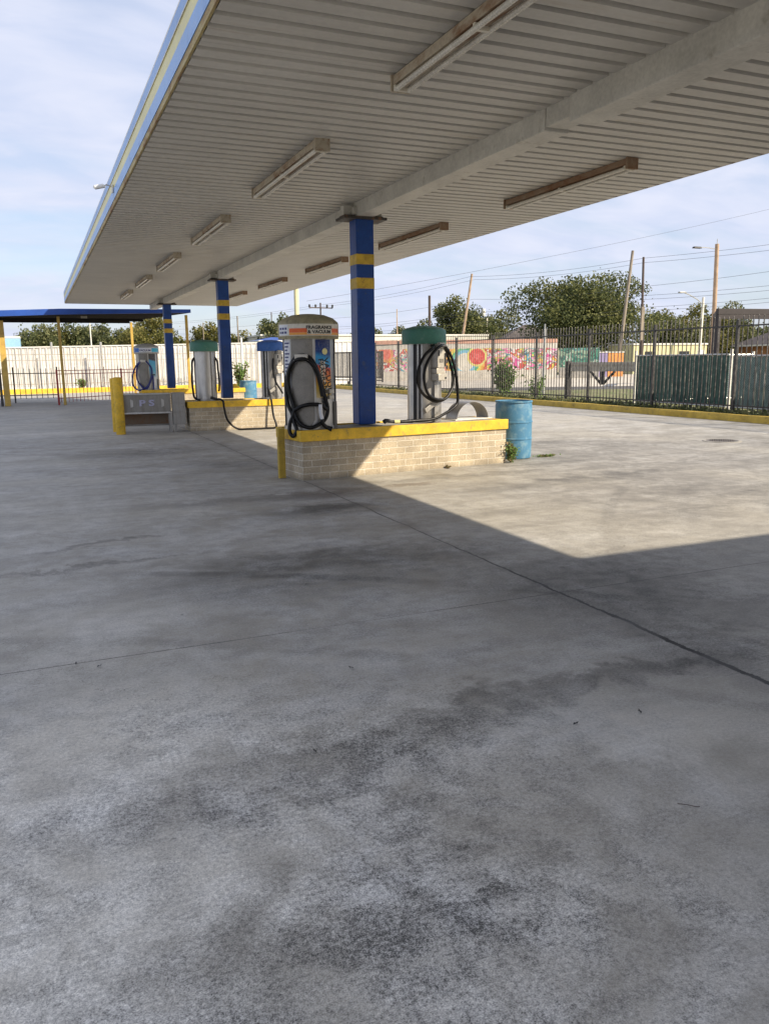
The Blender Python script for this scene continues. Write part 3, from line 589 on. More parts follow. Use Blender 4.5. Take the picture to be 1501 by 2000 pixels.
def vac_round(label, loc, rz, lid, box=True, clip=False):
    t = thing('vacuum_station', label, 'vacuum station', loc, rz, 'coin vacuum stations on the islands')
    r = .245
    b = MB(); b.lathe([(r + .01, 0), (r + .01, .03), (r, .035), (r, 1.16)], 40); b.build('cabinet', M['steel'], t)
    b = MB(); b.lathe([(.322, 1.125), (.326, 1.14), (.326, 1.30), (.318, 1.325), (.27, 1.352), (.15, 1.382), (.0, 1.392)], 40); b.build('lid', lid, t)
    for a in ((-84, -64, 30) if box else (28, -75, 75)):
        b = MB(); b.arc(r - .001, .007, a, a + (12 if a == -84 else 8), .0, 1.12); b.build('seam_strip', M['dark'] if a != 28 else M['panel'], t)
    if box:
        b = MB(); b.arc(r, .01, -50, -22, .02, 1.12); b.build('side_panel', M['steel_dull'], t)
        b = MB(); b.bb((-.085, -r - .115, .78), (.085, -r + .06, 1.06)); mb_ = b.build('meter_box', M['boxgrey'], t, bevel=.008)
        b = MB(); b.bb((-.075, -r - .12, .95), (-.05, -r - .113, 1.03)); b.build('slot', M['dark'], mb_); b = MB(); b.bb((.055, -r - .125, .80), (.075, -r - .113, .99)); b.build('slot', M['dark'], mb_)
        b = MB(); b.bb((-.05, -r - .122, .86), (.03, -r - .114, .91)); b.build('badge', M['panel'], mb_)
        b = MB(); b.bb((-.095, -r - .14, .60), (.075, -r + .05, .70)); b.bb((-.09, -r - .10, .70), (.09, -r + .05, .775)); b.build('coin_vault', M['boxgrey'], t, bevel=.008)
        b = MB(); b.bb((.04, -r - .146, .62), (.07, -r - .138, .65)); b.build('lock', M['dark'], t)
        b = MB(); b.bb((-.055, -r - .13, 1.06), (.055, -r - .02, 1.14)); b.bb((-.09, -r - .17, 1.085), (.09, -r - .12, 1.10)); b.build('hose_hook', M['boxgrey'], t, bevel=.006)
        b = MB(); b.arc(r + .002, .05, -14, 14, .0, .58); b.build('front_duct', M['steel'], t)
        b = MB(); T = Matrix.Translation((-.16, -r - .05, .24)) @ Euler((0, R(-28), 0)).to_matrix().to_4x4(); b.box((0, 0, 0), (.30, .05, .07), M=T); b.build('hose_clamp', M['steel_dull'], t, bevel=.005)
    else:
        b = MB(); b.box((.158, -.19, .52), (.06, .05, .10), rz=R(35)); b.build('clip', M['boxgrey'], t, bevel=.005)
    return t
p2 = vac_round('green lidded steel vacuum with a big black hose loop on the nearest island', (5.27, 10.80, .652), R(20), M['green'])
lo = [(-0.02, 1.10, -.22), (-0.195, 1.07), (-0.363, 0.97), (-0.468, 0.808), (-0.49, 0.63), (-0.40, 0.447), (-0.227, 0.332), (-0.098, 0.304), (0.078, 0.349), (0.212, 0.487), (0.255, 0.65), (0.21, 0.822), (0.13, 0.96), (0.03, 1.09), (-.12, 1.075), (-.26, .97), (-.37, .80), (-.385, .62), (-.31, .42), (-.17, .34), (-.03, .325)]
def flat_hose(uz, y=-.36): return spline([(q[0], y - (q[2] if len(q) > 2 else 0) - .02 * math.sin(i), q[1]) for i, q in enumerate(uz)], 5)
b = MB(); b.tube(flat_hose([(q[0], q[1], (q[2] if len(q) > 2 else 0) + (0 if i < 14 else .035)) for i, q in enumerate(lo)]), .0215, 10); b.build('hose', M['rubber'], p2)
# tail of the hose: down beside the cabinet and along the island top (world coordinates)
n_ = Vector((math.sin(R(20)), -math.cos(R(20)), 0)); t_ = Vector((math.cos(R(20)), math.sin(R(20)), 0)); c_ = Vector((5.27, 10.80, .66)) + n_ * .38
tail = [c_ + t_ * u + Vector((0, 0, z)) for u, z in ((.03, 1.09), (.13, 1.0), (.22, .86), (.29, .65), (.325, .42), (.29, .22))] + [Vector((5.36, 10.42, .745)), Vector((5.16, 10.37, .70)), Vector((4.95, 10.345, .695)), Vector((4.72, 10.33, .69)), Vector((4.60, 10.34, .69))]
b = MB(); b.tube(spline(tail, 6), .0215, 10); b.build('hose', M['rubber'], p2, world=True)
b = MB(); b.cyl((4.66, 10.33, .692), (4.585, 10.345, .692), .027, seg=14); b.build('hose_cuff', M['f_yellow'], p2, world=True)
b = MB(); b.tube(spline([(4.60, 10.34, .693), (4.53, 10.35, .70), (4.46, 10.345, .715), (4.42, 10.34, .695)], 4), [.023] * 5 + [.026] * 4 + [.032] * 4, 10); b.build('nozzle', M['dark'], p2, world=True)
p3 = vac_round('green lidded steel vacuum seen from its plain side on the middle island', (3.60, 18.98, .672), R(-8), M['green'], box=False)
for s in (-1, 1):
    pts = [(s * .02, -.12 * s, 1.12), (s * .26, -.06, .95), (s * .295, -.02, .7), (s * .31, -.02, .45), (s * .30, -.04, .25), (s * .285, -.06, .10 + (.12 if s > 0 else 0))]
    if s < 0: pts += [(-.24, -.10, .04), (-.16, -.20, .025)]
    b = MB(); b.tube(spline(pts, 5), .024, 10); b.build('hose', M['rubber'], p3)
b = MB(); b.tube(spline([(3.74, 18.50, .71), (3.80, 18.40, .715), (3.85, 18.33, .66), (3.865, 18.31, .5), (3.93, 18.29, .23), (4.13, 18.25, .04), (4.4, 18.2, .024), (4.8, 18.19, .024), (5.0, 18.18, .03), (5.04, 18.19, .10), (5.0, 18.26, .3), (4.985, 18.31, .55), (4.97, 18.34, .72), (4.95, 18.5, .95)], 7), .024, 10); b.build('hose', M['rubber'], p3, world=True)
b = MB(); b.tube([(3.62, 18.56, .75), (3.68, 18.53, .73), (3.75, 18.49, .712)], [.034, .03, .026], 10); b.build('nozzle', M['dark'], p3, world=True)
p4 = vac_round('blue lidded steel vacuum beside the second column on the middle island', (5.22, 19.12, .672), R(22), M['lid_blue'])
b = MB(); b.tube(spline([(-.16, -.30, .95), (-.20, -.33, .7), (-.15, -.36, .4), (-.05, -.40, .22), (.0, -.42, .12)], 5), .022, 10); b.build('hose', M['rubber'], p4)

# ------------------------------------------------------------------ small things round the islands
def drum(label, loc, rz=0):
    t = thing('plastic_drum', label, 'drum', loc, rz, 'blue plastic drums used as bins')
    r = .29; b = MB()
    pr = [(r - .035, 0), (r - .012, .01), (r - .004, .04), (r, .30), (r + .008, .305), (r + .008, .325), (r, .33), (r, .56), (r + .008, .565), (r + .008, .585), (r, .59), (r - .002, .83), (r - .012, .875), (r - .004, .885), (r - .002, .905), (r - .02, .905), (r - .022, .86), (r - .03, .3), (r - .04, .02), (0, .02)]
    b.lathe(pr, 48); b.build('barrel', M['drum'], t)
    b = MB(); b.lathe([(r + .004, .878), (r + .004, .898), (r - .003, .9), (r - .003, .876)], 48); b.build('rim_band', M['drum'], t)
    return t
drum('open blue plastic drum standing at the sunlit end of the nearest island', (6.875, 10.86, 0))
drum('blue plastic drum farther off, seen just right of the second column', (6.72, 27.7, 0), .7)

o = thing('half_hoop', 'bent half round sheet metal hoop lying on the nearest island behind the blue drum', 'metal hoop', (6.05, 10.88, .646), R(10))
b = MB(); vs = []; fs = []; n = 24; rr = .31
for i in range(n + 1):
    a = math.pi * i / n; x = -rr * math.cos(a); z = rr * .86 * math.sin(a)
    for q, y in ((1, -.14), (1, .14), (.985, .14), (.985, -.14)): vs.append((x * q, y, z * q))
for i in range(n):
    for j in range(4): j2 = (j + 1) % 4; fs.append((i * 4 + j, (i + 1) * 4 + j, (i + 1) * 4 + j2, i * 4 + j2))
b.add(vs, fs); b.build('hoop', M['steel_dull'], o)
b = MB(); b.box((.0, 0, .006), (.72, .34, .012)); b.build('base_plate', M['white'], o)

b = MB(); b.bb((-.045, -.04, 0), (.045, .04, .668)); b = b.build('guard_post', M['yellow_dull'], bevel=.006); b.location = (2.925, 10.36, 0)
tag(b, 'short square yellow post against the shaded end of the nearest island', 'post')
def bollard(label, loc, h):
    b = MB(); b.lathe([(.10, 0), (.102, .01), (.102, h - .03), (.095, h - .008), (.06, h), (0, h)], 28); o = b.build('bollard', M['yellow']); o.location = loc
    return tag(o, label, 'bollard', 'yellow bollards beside the mat washer')
bollard('tall yellow bollard standing left of the steel mat washer', (1.60, 18.55, 0), 1.25)
bollard('second yellow bollard, half hidden just behind the tall one', (1.60, 19.35, 0), 1.22)

# mat washer: stainless trough on legs with a side cabinet
o = thing('mat_washer', 'stainless steel mat washer on legs with raised PS lettering, left of the middle island', 'mat washer', (2.22, 18.72, 0), R(-6))
b = MB(); b.add([(-.58, -.12, .44), (.50, -.12, .44), (.50, -.17, .88), (-.58, -.17, .88), (-.58, .25, .40), (.50, .25, .40), (.50, .25, .88), (-.58, .25, .88), (-.56, -.14, .87), (.48, -.14, .87), (.48, .23, .87), (-.56, .23, .87), (-.56, -.10, .6), (.48, -.10, .6), (.48, .2, .6), (-.56, .2, .6)],
                [(0, 1, 2, 3), (1, 5, 6, 2), (5, 4, 7, 6), (4, 0, 3, 7), (0, 4, 5, 1), (3, 2, 9, 8), (2, 6, 10, 9), (6, 7, 11, 10), (7, 3, 8, 11), (8, 9, 13, 12), (9, 10, 14, 13), (10, 11, 15, 14), (11, 8, 12, 15), (12, 13, 14, 15)])
b.build('trough', M['steel_dull'], o, smooth=False)
b = MB(); b.bb((-.60, -.195, .855), (.52, -.155, .885)); b.bb((-.60, -.15, .43), (.52, -.13, .47)); b.build('front_trim', M['steel'], o, bevel=.004)
for x in (-.57, .49):
    for y in (-.13, .23):
        b = MB(); b.bb((x - .035, y - .035, 0), (x + .035, y + .035, .46 if y > 0 else .43)); b.build('leg', M['steel_dull'], o, bevel=.004)
b = MB(); b.bb((-.52, .17, .17), (.45, .19, .43)); b.build('splash_board', M['brownpanel'], o)
b = MB(); b.tube([(-.55, .02, .17), (.47, .02, .17)], .018); b.build('cross_bar', M['steel_dull'], o)
b = MB()
for txt, x in (('P', -.11), ('S', .09)):
    vs, fs = text_verts(txt, .18, .006, .006); b.add([(x + p[0] * 1.5, -.155 - p[2] - .012 * (p[1] * 1.0 + .3), .665 + p[1]) for p in vs], fs)
b.build('raised_lettering', M['palelilac'], o)
b = MB()
for s in (-1, 1): b.add([(s * .33 - .03, -.158, .57), (s * .33 + .03, -.158, .60), (s * .33 + .03, -.163, .73), (s * .33 - .03, -.163, .76), (s * .33 - .03, -.13, .57), (s * .33 + .03, -.13, .60), (s * .33 + .03, -.13, .73), (s * .33 - .03, -.13, .76)], [(0, 1, 2, 3), (0, 4, 5, 1), (1, 5, 6, 2), (2, 6, 7, 3), (3, 7, 4, 0)])
b.build('raised_emblem', M['steel'], o)
b = MB(); b.bb((.54, -.17, .17), (.82, .25, .88)); b.build('cabinet', M['steel_dull'], o, bevel=.006)
b = MB(); b.bb((.57, -.182, .45), (.79, -.168, .85)); dr = b.build('cabinet_door', M['steel_dull'], o, bevel=.004)
b = MB(); b.bb((.735, -.21, .60), (.80, -.182, .615)); b.build('handle', M['boxgrey'], dr)
b = MB(); b.bb((.56, -.15, 0), (.61, -.10, .17)); b.build('leg', M['steel_dull'], o)

# ------------------------------------------------------------------ leaf helper
def leaf_mesh(name, P, N_, size, mat, parent=None, seg=1):
    """P: (n,3) leaf centres; random folded leaves"""
    n = len(P); d = rng.normal(size=(n, 3)); d /= np.linalg.norm(d, axis=1)[:, None]
    e = np.cross(d, rng.normal(size=(n, 3))); e /= np.linalg.norm(e, axis=1)[:, None]
    s = (size * rng.uniform(.6, 1.3, n))[:, None]; w = s * .42
    nn = np.cross(d, e) * s * .12
    V = np.stack([P - d * s * .5, P + e * w + nn, P + d * s * .5, P - e * w + nn], 1).reshape(-1, 3)
    me = bpy.data.meshes.new(name); me.vertices.add(4 * n); me.vertices.foreach_set('co', V.ravel())
    me.loops.add(4 * n); me.polygons.add(n); me.loops.foreach_set('vertex_index', np.arange(4 * n)); me.polygons.foreach_set('loop_start', np.arange(n) * 4)
    me.materials.append(mat); me.update(calc_edges=True); me.validate()
    o = bpy.data.objects.new(name, me); COL.objects.link(o)
    if parent: o.parent = parent
    return o
def tree(label, x, y, ztop, w, kind, zbase=None, n=5000, leaf=.34, group=None, lobes=None):
    if w < 7: w *= 1.15; n = int(n * 1.35); lobes = int(lobes * 1.5)
    t = thing('tree', label, 'tree', (x, y, -.05), random.uniform(0, 6), group)
    zb = zbase if zbase is not None else ztop * .22; n = int(n * 1.9); leaf *= .72; H_ = ztop - zb; cz = (ztop + zb) / 2
    nl_ = lobes or 16; cs = []; rs = []
    for i in range(nl_):
        v = rng.normal(size=3); v /= np.linalg.norm(v); q = rng.uniform(.30, .92); v[2] = v[2] * .9 + .1
        r_ = rng.uniform(.18, .40) * (1.15 - .35 * q); cs.append(np.array([v[0] * q * w, v[1] * q * w, cz + v[2] * q * H_ / 2])); rs.append(r_)
    cs.append(np.array([0., 0., cz - H_ * .05])); rs.append(.66)
    for q_ in range(4): a_ = 6.28 * q_ / 4 + x; cs.append(np.array([math.cos(a_) * w * .5, math.sin(a_) * w * .5, cz - H_ * .14])); rs.append(.46)
    pts = []; tot = sum(r_ ** 2 for r_ in rs)
    for c, r_ in zip(cs, rs):
        k_ = int(n * r_ ** 2 / tot); d = rng.normal(size=(k_, 3)); d /= np.linalg.norm(d, axis=1)[:, None]
        rad = rng.uniform(.15, 1., (k_, 1)) ** .6; sc = np.array([w * r_, w * r_, H_ / 2 * r_ * 1.15])
        pts.append(c + d * rad * sc + rng.normal(size=(k_, 3)) * leaf * .2)
    k_ = n // 150; d = rng.normal(size=(k_, 3)); d /= np.linalg.norm(d, axis=1)[:, None]
    pts.append(np.array([0, 0, cz]) + d * np.array([w, w, H_ / 2]) * rng.uniform(.5, 1.02, (k_, 1)))
    P = np.concatenate(pts); P[:, 2] = np.maximum(P[:, 2], .4) + (P[:, 2] < .4) * rng.uniform(0, .8, len(P))
    leaf_mesh('crown', P, None, leaf, LEAF[kind], t)
    b = MB(); tr = w * .055 + .08; b.tube([(0, 0, 0), (.1, .05, zb * .6), (.0, .1, zb + H_ * .25), (.1, 0, zb + H_ * .6)], [tr * 1.25, tr, tr * .7, tr * .25], 8)
    for i in range(7):
        c = cs[i % nl_]; z0 = zb * .7 + H_ * .1 * (i % 3); b.tube([(0, 0, z0), tuple(c * .55 + np.array([0, 0, z0 * .4])), tuple(c)], [tr * .5, tr * .3, tr * .1], 6)
    b.build('trunk', M['bark'], t); return t
def weed(label, x, y, z, h, w, n, leaf, mats=('weed',), stems=8, cat='plant', rx=None):
    t = thing('weed_plant', label, cat, (x, y, z)); b = MB(); P = []
    for i in range(stems):
        a = rng.uniform(0, 6.28); q = rng.uniform(.1, 1); hh = h * rng.uniform(.5, 1); ex = math.cos(a) * w * q; ey = math.sin(a) * w * q * (rx or 1.)
        pts = [(ex * .15, ey * .15, 0), (ex * .5, ey * .5, hh * .5), (ex, ey, hh)]; b.tube(spline(pts, 3), [.006 + .004 * h] * 6 + [.003], 5)
        for k_ in range(n // stems):
            u = rng.uniform(.08, 1) ** .8; P.append(np.array([ex * u, ey * u, hh * u]) + rng.normal(size=3) * np.array([w * .2, w * .2 * (rx or 1), h * .05]))
    b.build('stems', M['bark'] if h > .8 else M['grass'], t)
    P = np.array(P); P[:, 2] = np.maximum(P[:, 2], .01); h_ = len(P) // len(mats)
    for i, m_ in enumerate(mats): leaf_mesh('leaves', P[i * h_:(i + 1) * h_], None, leaf, LEAF[m_], t)
    return t
weed('green and dry brown weed tuft growing between the nearest island and the blue drum', 6.50, 10.32, 0, .33, .13, 700, .03, ('weed', 'weed', 'dry'), 18)
weed('thin low line of weeds in a crack to the right of the blue drum', 7.36, 10.66, 0, .045, .22, 220, .028, ('weed', 'dry'), 16, rx=.2)
weed('small sprig of weeds at the foot of the nearest brick island', 5.35, 10.17, 0, .05, .07, 60, .025, ('dry',), 6)
weed('tall leafy green bush growing through the black fence behind the blue drum', 16.55, 26.9, .1, 1.55, .45, 1900, .12, ('weed', 'weed', 'mid'), 24, cat='bush')
weed('loose pale sprigs of bush beside the tall one at the black fence', 16.5, 24.6, .1, .95, .5, 420, .08, ('weed',), 14, cat='bush')
weed('leafy green climber on the white back fence right of the green lidded vacuum', 11.0, 47.3, .1, 1.5, .5, 600, .14, ('weed', 'light'), 14, cat='bush')
weed('low green weed clump on the yellow kerb at the back left', 2.2, 46.95, .25, .5, .35, 260, .10, ('weed', 'mid'), 12, cat='bush')
# grass tufts along the verge behind the kerb
gp = []; 
for i in range(5200):
    y = rng.uniform(13, 44); x = 15.68 + rng.gamma(1.3, .35); gp.append((x, y, .10 + rng.uniform(0, .12)))
o = leaf_mesh('verge_grass_tufts', np.array(gp), None, .10, LEAF['mid']); tag(o, 'rough grass and weeds along the foot of the black fence', 'grass', kind='stuff')

# ------------------------------------------------------------------ fences
def picket_fence(name, label, pts, zlo, zhi, ztip, zpost, gap, pw, matp, matr, post_w=.06, extra_rail=None, zfoot=None):
    t = thing(name, label, 'fence', (pts[0][0], pts[0][1], 0))
    for i, p in enumerate(pts):
        b = MB(); b.bb((p[0] - post_w / 2, p[1] - post_w / 2, 0.), (p[0] + post_w / 2, p[1] + post_w / 2, zpost)); b.box((p[0], p[1], zpost + .008), (post_w + .012, post_w + .012, .016)); b.build('post', matr, t, world=True)
        if i == len(pts) - 1: break
        q = pts[i + 1]; a = Vector((p[0], p[1], 0)); c = Vector((q[0], q[1], 0)); L = (c - a).length; d = (c - a) / L; ang = math.atan2(d.y, d.x)
        for z in [zlo, zhi] + ([extra_rail] if extra_rail else []):
            b = MB(); m_ = (a + c) / 2; b.box((m_.x, m_.y, z), (L - post_w, .035, .035), rz=ang); b.build('rail', matr, t, world=True)
        b = MB(); k_ = int(L / gap)
        for j in range(1, k_):
            m_ = a + d * (L * j / k_); zt = ztip + random.uniform(-.008, .008); zf = (zfoot if zfoot is not None else zlo - .14)
            b.box((m_.x, m_.y, (zt + zf) / 2), (pw, pw, zt - zf), rz=ang)
            b.add([(m_.x - pw / 2, m_.y - pw / 2, zt), (m_.x + pw / 2, m_.y - pw / 2, zt), (m_.x + pw / 2, m_.y + pw / 2, zt), (m_.x - pw / 2, m_.y + pw / 2, zt), (m_.x, m_.y, zt + pw * 1.8)], [(0, 1, 4), (1, 2, 4), (2, 3, 4), (3, 0, 4)])
        b.build('picket_panel', matp, t, world=True)
    return t
fy = [3.4, 6.3, 9.2, 12.1, 15.0, 17.9, 20.8, 23.7, 26.6, 29.5, 32.4, 35.3, 38.2, 40.6]
picket_fence('picket_fence', 'long black steel picket fence on the yellow kerb along the right side', [(15.88, y) for y in fy], .34, 2.28, 2.50, 2.42, .15, .020, M['picket'], M['black'], .07)
bx = [-9.6, -6.4, -3.2, 0, 3.2, 6.4, 9.6, 12.4]
picket_fence('picket_fence', 'pale steel picket fence standing on the back kerb in front of the white metal wall', [(x, 46.95 + .12 * x) for x in bx], .5, 2.05, 2.36, 2.3, .16, .03, M['palepicket'], M['palepicket'], .07, 1.75)
# low dark fence and red gate left
picket_fence('low_fence', 'low dark picket fence behind the yellow carport posts at the left', [(-6.5, 36.2), (-3.7, 36.2), (-.9, 36.2), (.75, 36.0)], .30, 1.18, 1.36, 1.42, .19, .024, M['black'], M['black'], .06)
t = thing('swing_gate', 'red framed swing gate of dark bars standing open behind the yellow bollard', 'gate', (.68, 33.14, 0), R(36))
b = MB()
for x in (0, 3.1, 4.9): b.bb((x - .026, -.026, 0), (x + .026, .026, 1.34))
for z in (1.30, 1.17, .26): b.bb((.03, -.014, z - .014), (4.87, .014, z + .014))
b.build('frame', M['red'], t)
b = MB()
for i in range(27): x = .12 + i * .176; b.bb((x - .008, -.008, .10), (x + .008, .008, 1.42 if i % 4 == 0 else 1.28))
b.build('bars', M['red'], t)

# sliding gate at the far end of the right fence
t = thing('sliding_gate', 'dark framed sliding gate with dense bars at the far end of the right fence', 'gate', (0, 0, 0))
A = Vector((15.6, 46.2, 0)); B = Vector((17.6, 41.3, 0)); d = (B - A).normalized(); L = (B - A).length; ang = math.atan2(d.y, d.x)
b = MB()
for z in (.45, .62, 2.0): m_ = (A + B) / 2; b.box((m_.x, m_.y, z), (L, .06, .06), rz=ang)
for u in (0, .5, 1): m_ = A + d * L * u; b.box((m_.x, m_.y, 1.2), (.07, .07, 1.7), rz=ang)
b.build('frame', M['black'], t)
b = MB()
for j in range(52): m_ = A + d * (L * (j + .5) / 52); b.box((m_.x, m_.y, 1.3), (.05, .02, 1.5), rz=ang)
b.build('bars', M['picket'], t)
b = MB(); b.box((15.7, 45.9, .22), (.14, .2, .42)); b.box((16.6, 43.9, .2), (.14, .2, .36)); b.build('roller', M['black'], t)

# ------------------------------------------------------------------ back wall (ribbed cream metal)
o = thing('metal_wall', 'long cream ribbed metal wall closing the back of the lot', 'wall', (0, 50, 0))
b = MB(); vs = []; prof = []; x = -40.
while x < 19.5: prof += [(x, 0), (x + .20, 0), (x + .24, -.045), (x + .28, -.045), (x + .32, 0)]; x += .32
for x, dy in prof: zt = 2.43 + .0165 * (x + 1.8); vs += [(x, 50 + dy, -.05), (x, 50 + dy, zt)]
b.add(vs, [(2 * i, 2 * i + 2, 2 * i + 3, 2 * i + 1) for i in range(len(prof) - 1)]); b.build('ribbed_sheet', M['wallwhite'], o, world=True, smooth=False)
b = MB(); b.add([(-40, 49.93, 1.80), (19.5, 49.93, 2.79), (19.5, 49.93, 2.85), (-40, 49.93, 1.86), (-40, 50.06, 1.80), (19.5, 50.06, 2.79), (19.5, 50.06, 2.85), (-40, 50.06, 1.86)], [(0, 1, 2, 3), (3, 2, 6, 7), (5, 4, 7, 6), (1, 5, 6, 2), (0, 3, 7, 4), (0, 4, 5, 1)]); b.build('top_trim', M['white'], o, world=True)
for i, x in enumerate((.88, 3.54, 11.45)):
    b = MB(); b.cyl((0, 0, 0), (0, 0, 2.75 if x < 9 else 2.95), .06, seg=10); q = b.build('pipe_post', M['galv' if x < 9 else 'white']); q.location = (x * .98, 49.0 if x < 9 else 46.2 + 1.3, 0)
    tag(q, ('pale pipe post at the back wall behind the low dark fence', 'pale pipe post at the back wall above the red swing gate', 'white pipe post at the back fence between the second column and blue lidded vacuum')[i], 'post')

# ------------------------------------------------------------------ carport at the back left
o = thing('carport', 'flat blue carport roof on slim yellow posts at the back left', 'carport', (0, 34, 0))
fx = [(-9., 3.23, 3.02), (-1.1, 3.47, 3.26), (1.0, 3.56, 3.35), (5.75, 3.60, 3.47)]
b = MB(); vs = []
for x, zt, zb in fx: vs += [(x, 32.62, zb), (x, 32.62, zt), (x, 32.70, zt), (x, 32.70, zb)]
fs = []
for i in range(3):
    for j in range(4): j2 = (j + 1) % 4; fs.append((i * 4 + j, i * 4 + j2, (i + 1) * 4 + j2, (i + 1) * 4 + j))
fs += [(0, 3, 2, 1), (12, 13, 14, 15)]; b.add(vs, fs); b.build('front_fascia', M['roofblue'], o, world=True)
b = MB(); v = [(-9, 32.71), (5.75, 32.71), (3.9, 37.3), (-9, 37.3)]
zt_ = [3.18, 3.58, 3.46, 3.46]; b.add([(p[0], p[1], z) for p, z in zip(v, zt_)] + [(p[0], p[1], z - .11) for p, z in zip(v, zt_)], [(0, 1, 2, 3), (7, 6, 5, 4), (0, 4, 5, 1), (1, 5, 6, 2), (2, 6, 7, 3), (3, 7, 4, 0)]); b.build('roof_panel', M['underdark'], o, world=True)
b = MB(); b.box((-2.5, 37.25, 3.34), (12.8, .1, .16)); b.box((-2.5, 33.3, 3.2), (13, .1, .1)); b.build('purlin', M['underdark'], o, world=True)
for x, y, zt, w in ((-1.10, 33.55, 3.2, .20), (.90, 33.2, 3.3, .10), (3.95, 37.2, 3.3, .10), (5.62, 33.0, 3.4, .10), (-4.5, 37.2, 3.3, .12), (-5.6, 33.3, 3.1, .2)):
    b = MB(); b.bb((x - w / 2, y - w / 2, 0), (x + w / 2, y + w / 2, zt)); b.build('post', M['postyellow'], o, world=True, bevel=.006)
b = MB(); b.box((-1.29, 33.5, .7), (.09, .12, 1.4)); b.build('post_guard', M['black'], o, world=True)
b = MB(); b.box((1.9, 34.6, 3.36), (.22, .22, .1)); b.build('ceiling_box', M['boxgrey'], o, world=True)

# ------------------------------------------------------------------ mural walls and yard clutter beyond the right fence
pal = [(.62, .07, .06), (.75, .06, .35), (.80, .62, .08), (.07, .40, .18), (.85, .16, .45), (.80, .74, .60), (.06, .36, .50), (.85, .40, .08), (.20, .55, .25), (.80, .45, .62)]
def wall_line(name, label, A, B, z0, z1, th, mat, parts=()):
    A = Vector((*A, 0)); B = Vector((*B, 0)); d = B - A; L = d.length; t = thing(name, label, 'wall', (A.x, A.y, 0), math.atan2(d.y, d.x))
    b = MB(); b.bb((0, 0, z0), (L, th, z1)); b.build('painted_face', mat, t); return t, L
ms = [(16.6, 1.35, 1.7, [(0, (.8, .78, .7)), (.001, (.62, .08, .04)), (.12, (.85, .4, .04)), (.24, (.85, .7, .1)), (.36, (.1, .5, .25)), (.47, (.2, .55, .75)), (.6, (.80, .77, .68))]), (17.5, 1.75, .75, [(0, (.8, .7, .2)), (.2, (.75, .06, .05)), (.7, (.8, .12, .12))]), (10.6, 2.0, .6, [(0, (.8, .3, .1)), (.3, (.8, .15, .1))]), (25.5, 1.2, 1.0, [(0, (.75, .2, .42)), (.5, (.8, .35, .5))])]
t, L = wall_line('mural_wall', 'long wall painted with a colourful spray mural and rainbow beyond the right fence', (14.4, 60.2), (36.2, 51.3), -.05, 2.72, .2, mat_mural('mural_paint', pal, (.70, .66, .58), .80, ms, 2.42))
b = MB(); b.bb((5, -.03, 2.72), (L, .24, 3.0)); b.build('coping', M['coping'], t)
b = MB()
for i in range(4):
    for j in range(2): b.bb((15.2 + i * .2, -.03, .85 + j * .45), (15.31 + i * .2, .0, 1.12 + j * .45))
b.build('vent_slots', M['dark'], t)
b = MB(); b.bb((12.8, -.05, 2.1), (14.6, -.01, 3.2)); b.build('shadow_board', M['stucco'], t) if False else None
t, L = wall_line('mural_fence', 'lower green painted panel continuing right of the colourful mural wall', (36.3, 51.15), (38.5, 49.2), -.05, 2.3, .12, mat_mural('green_mural_paint', [(.08, .35, .22), (.12, .45, .30), (.05, .25, .20), (.45, .65, .45), (.10, .38, .35), (.3, .6, .4)], (.62, .58, .5), .95))
o = thing('storage_box', 'purple and orange painted box standing right of the green mural panel', 'storage box', (40.3, 52, 0), R(-8))
b = MB(); b.bb((0, 0, 0), (1.1, 1.2, 1.95)); b.build('body', M['purple'], o); b = MB(); b.bb((1.103, 0, 0), (2.5, 1.2, 1.9)); b.build('annex', M['orangebox'], o); b = MB(); b.bb((-.05, -.05, 1.952), (2.55, 1.25, 2.01)); b.build('roof', M['white'], o)

o = thing('barrier_rail', 'dark grey double rail with a tapered bracket on a thick post behind the right fence', 'barrier', (16.95, 23.3, 0))
b = MB(); b.box((16.95, 23.3, .72), (.17, .17, 1.46)); b.build('post', M['black'], o, world=True, bevel=.01)
A = Vector((17.0, 23.2, 0)); B = Vector((18.0, 20.5, 0)); ang = math.atan2(B.y - A.y, B.x - A.x); L = (B - A).length; m_ = (A + B) / 2
for z, th, h in ((1.36, .08, .10), (1.16, .08, .12), (1.26, .04, .1)):
    b = MB(); b.box((m_.x, m_.y, z), (L, th, h), rz=ang); b.build('rail', M['beige'], o, world=True, bevel=.006)
T = Matrix.Translation(A + (B - A) * .42) @ Matrix.Rotation(ang, 4, 'Z')
for sg in (-1, 1):
    b = MB(); b.tube([tuple(T @ Vector((sg * .46, 0, 1.10))), tuple(T @ Vector((sg * .06, 0, .70)))], .045, 6); b.build('brace', M['black'], o, world=True)
b = MB(); b.box(T @ Vector((0, 0, .88)), (.17, .08, .44), rz=ang); b.build('bracket', M['black'], o, world=True, bevel=.01)

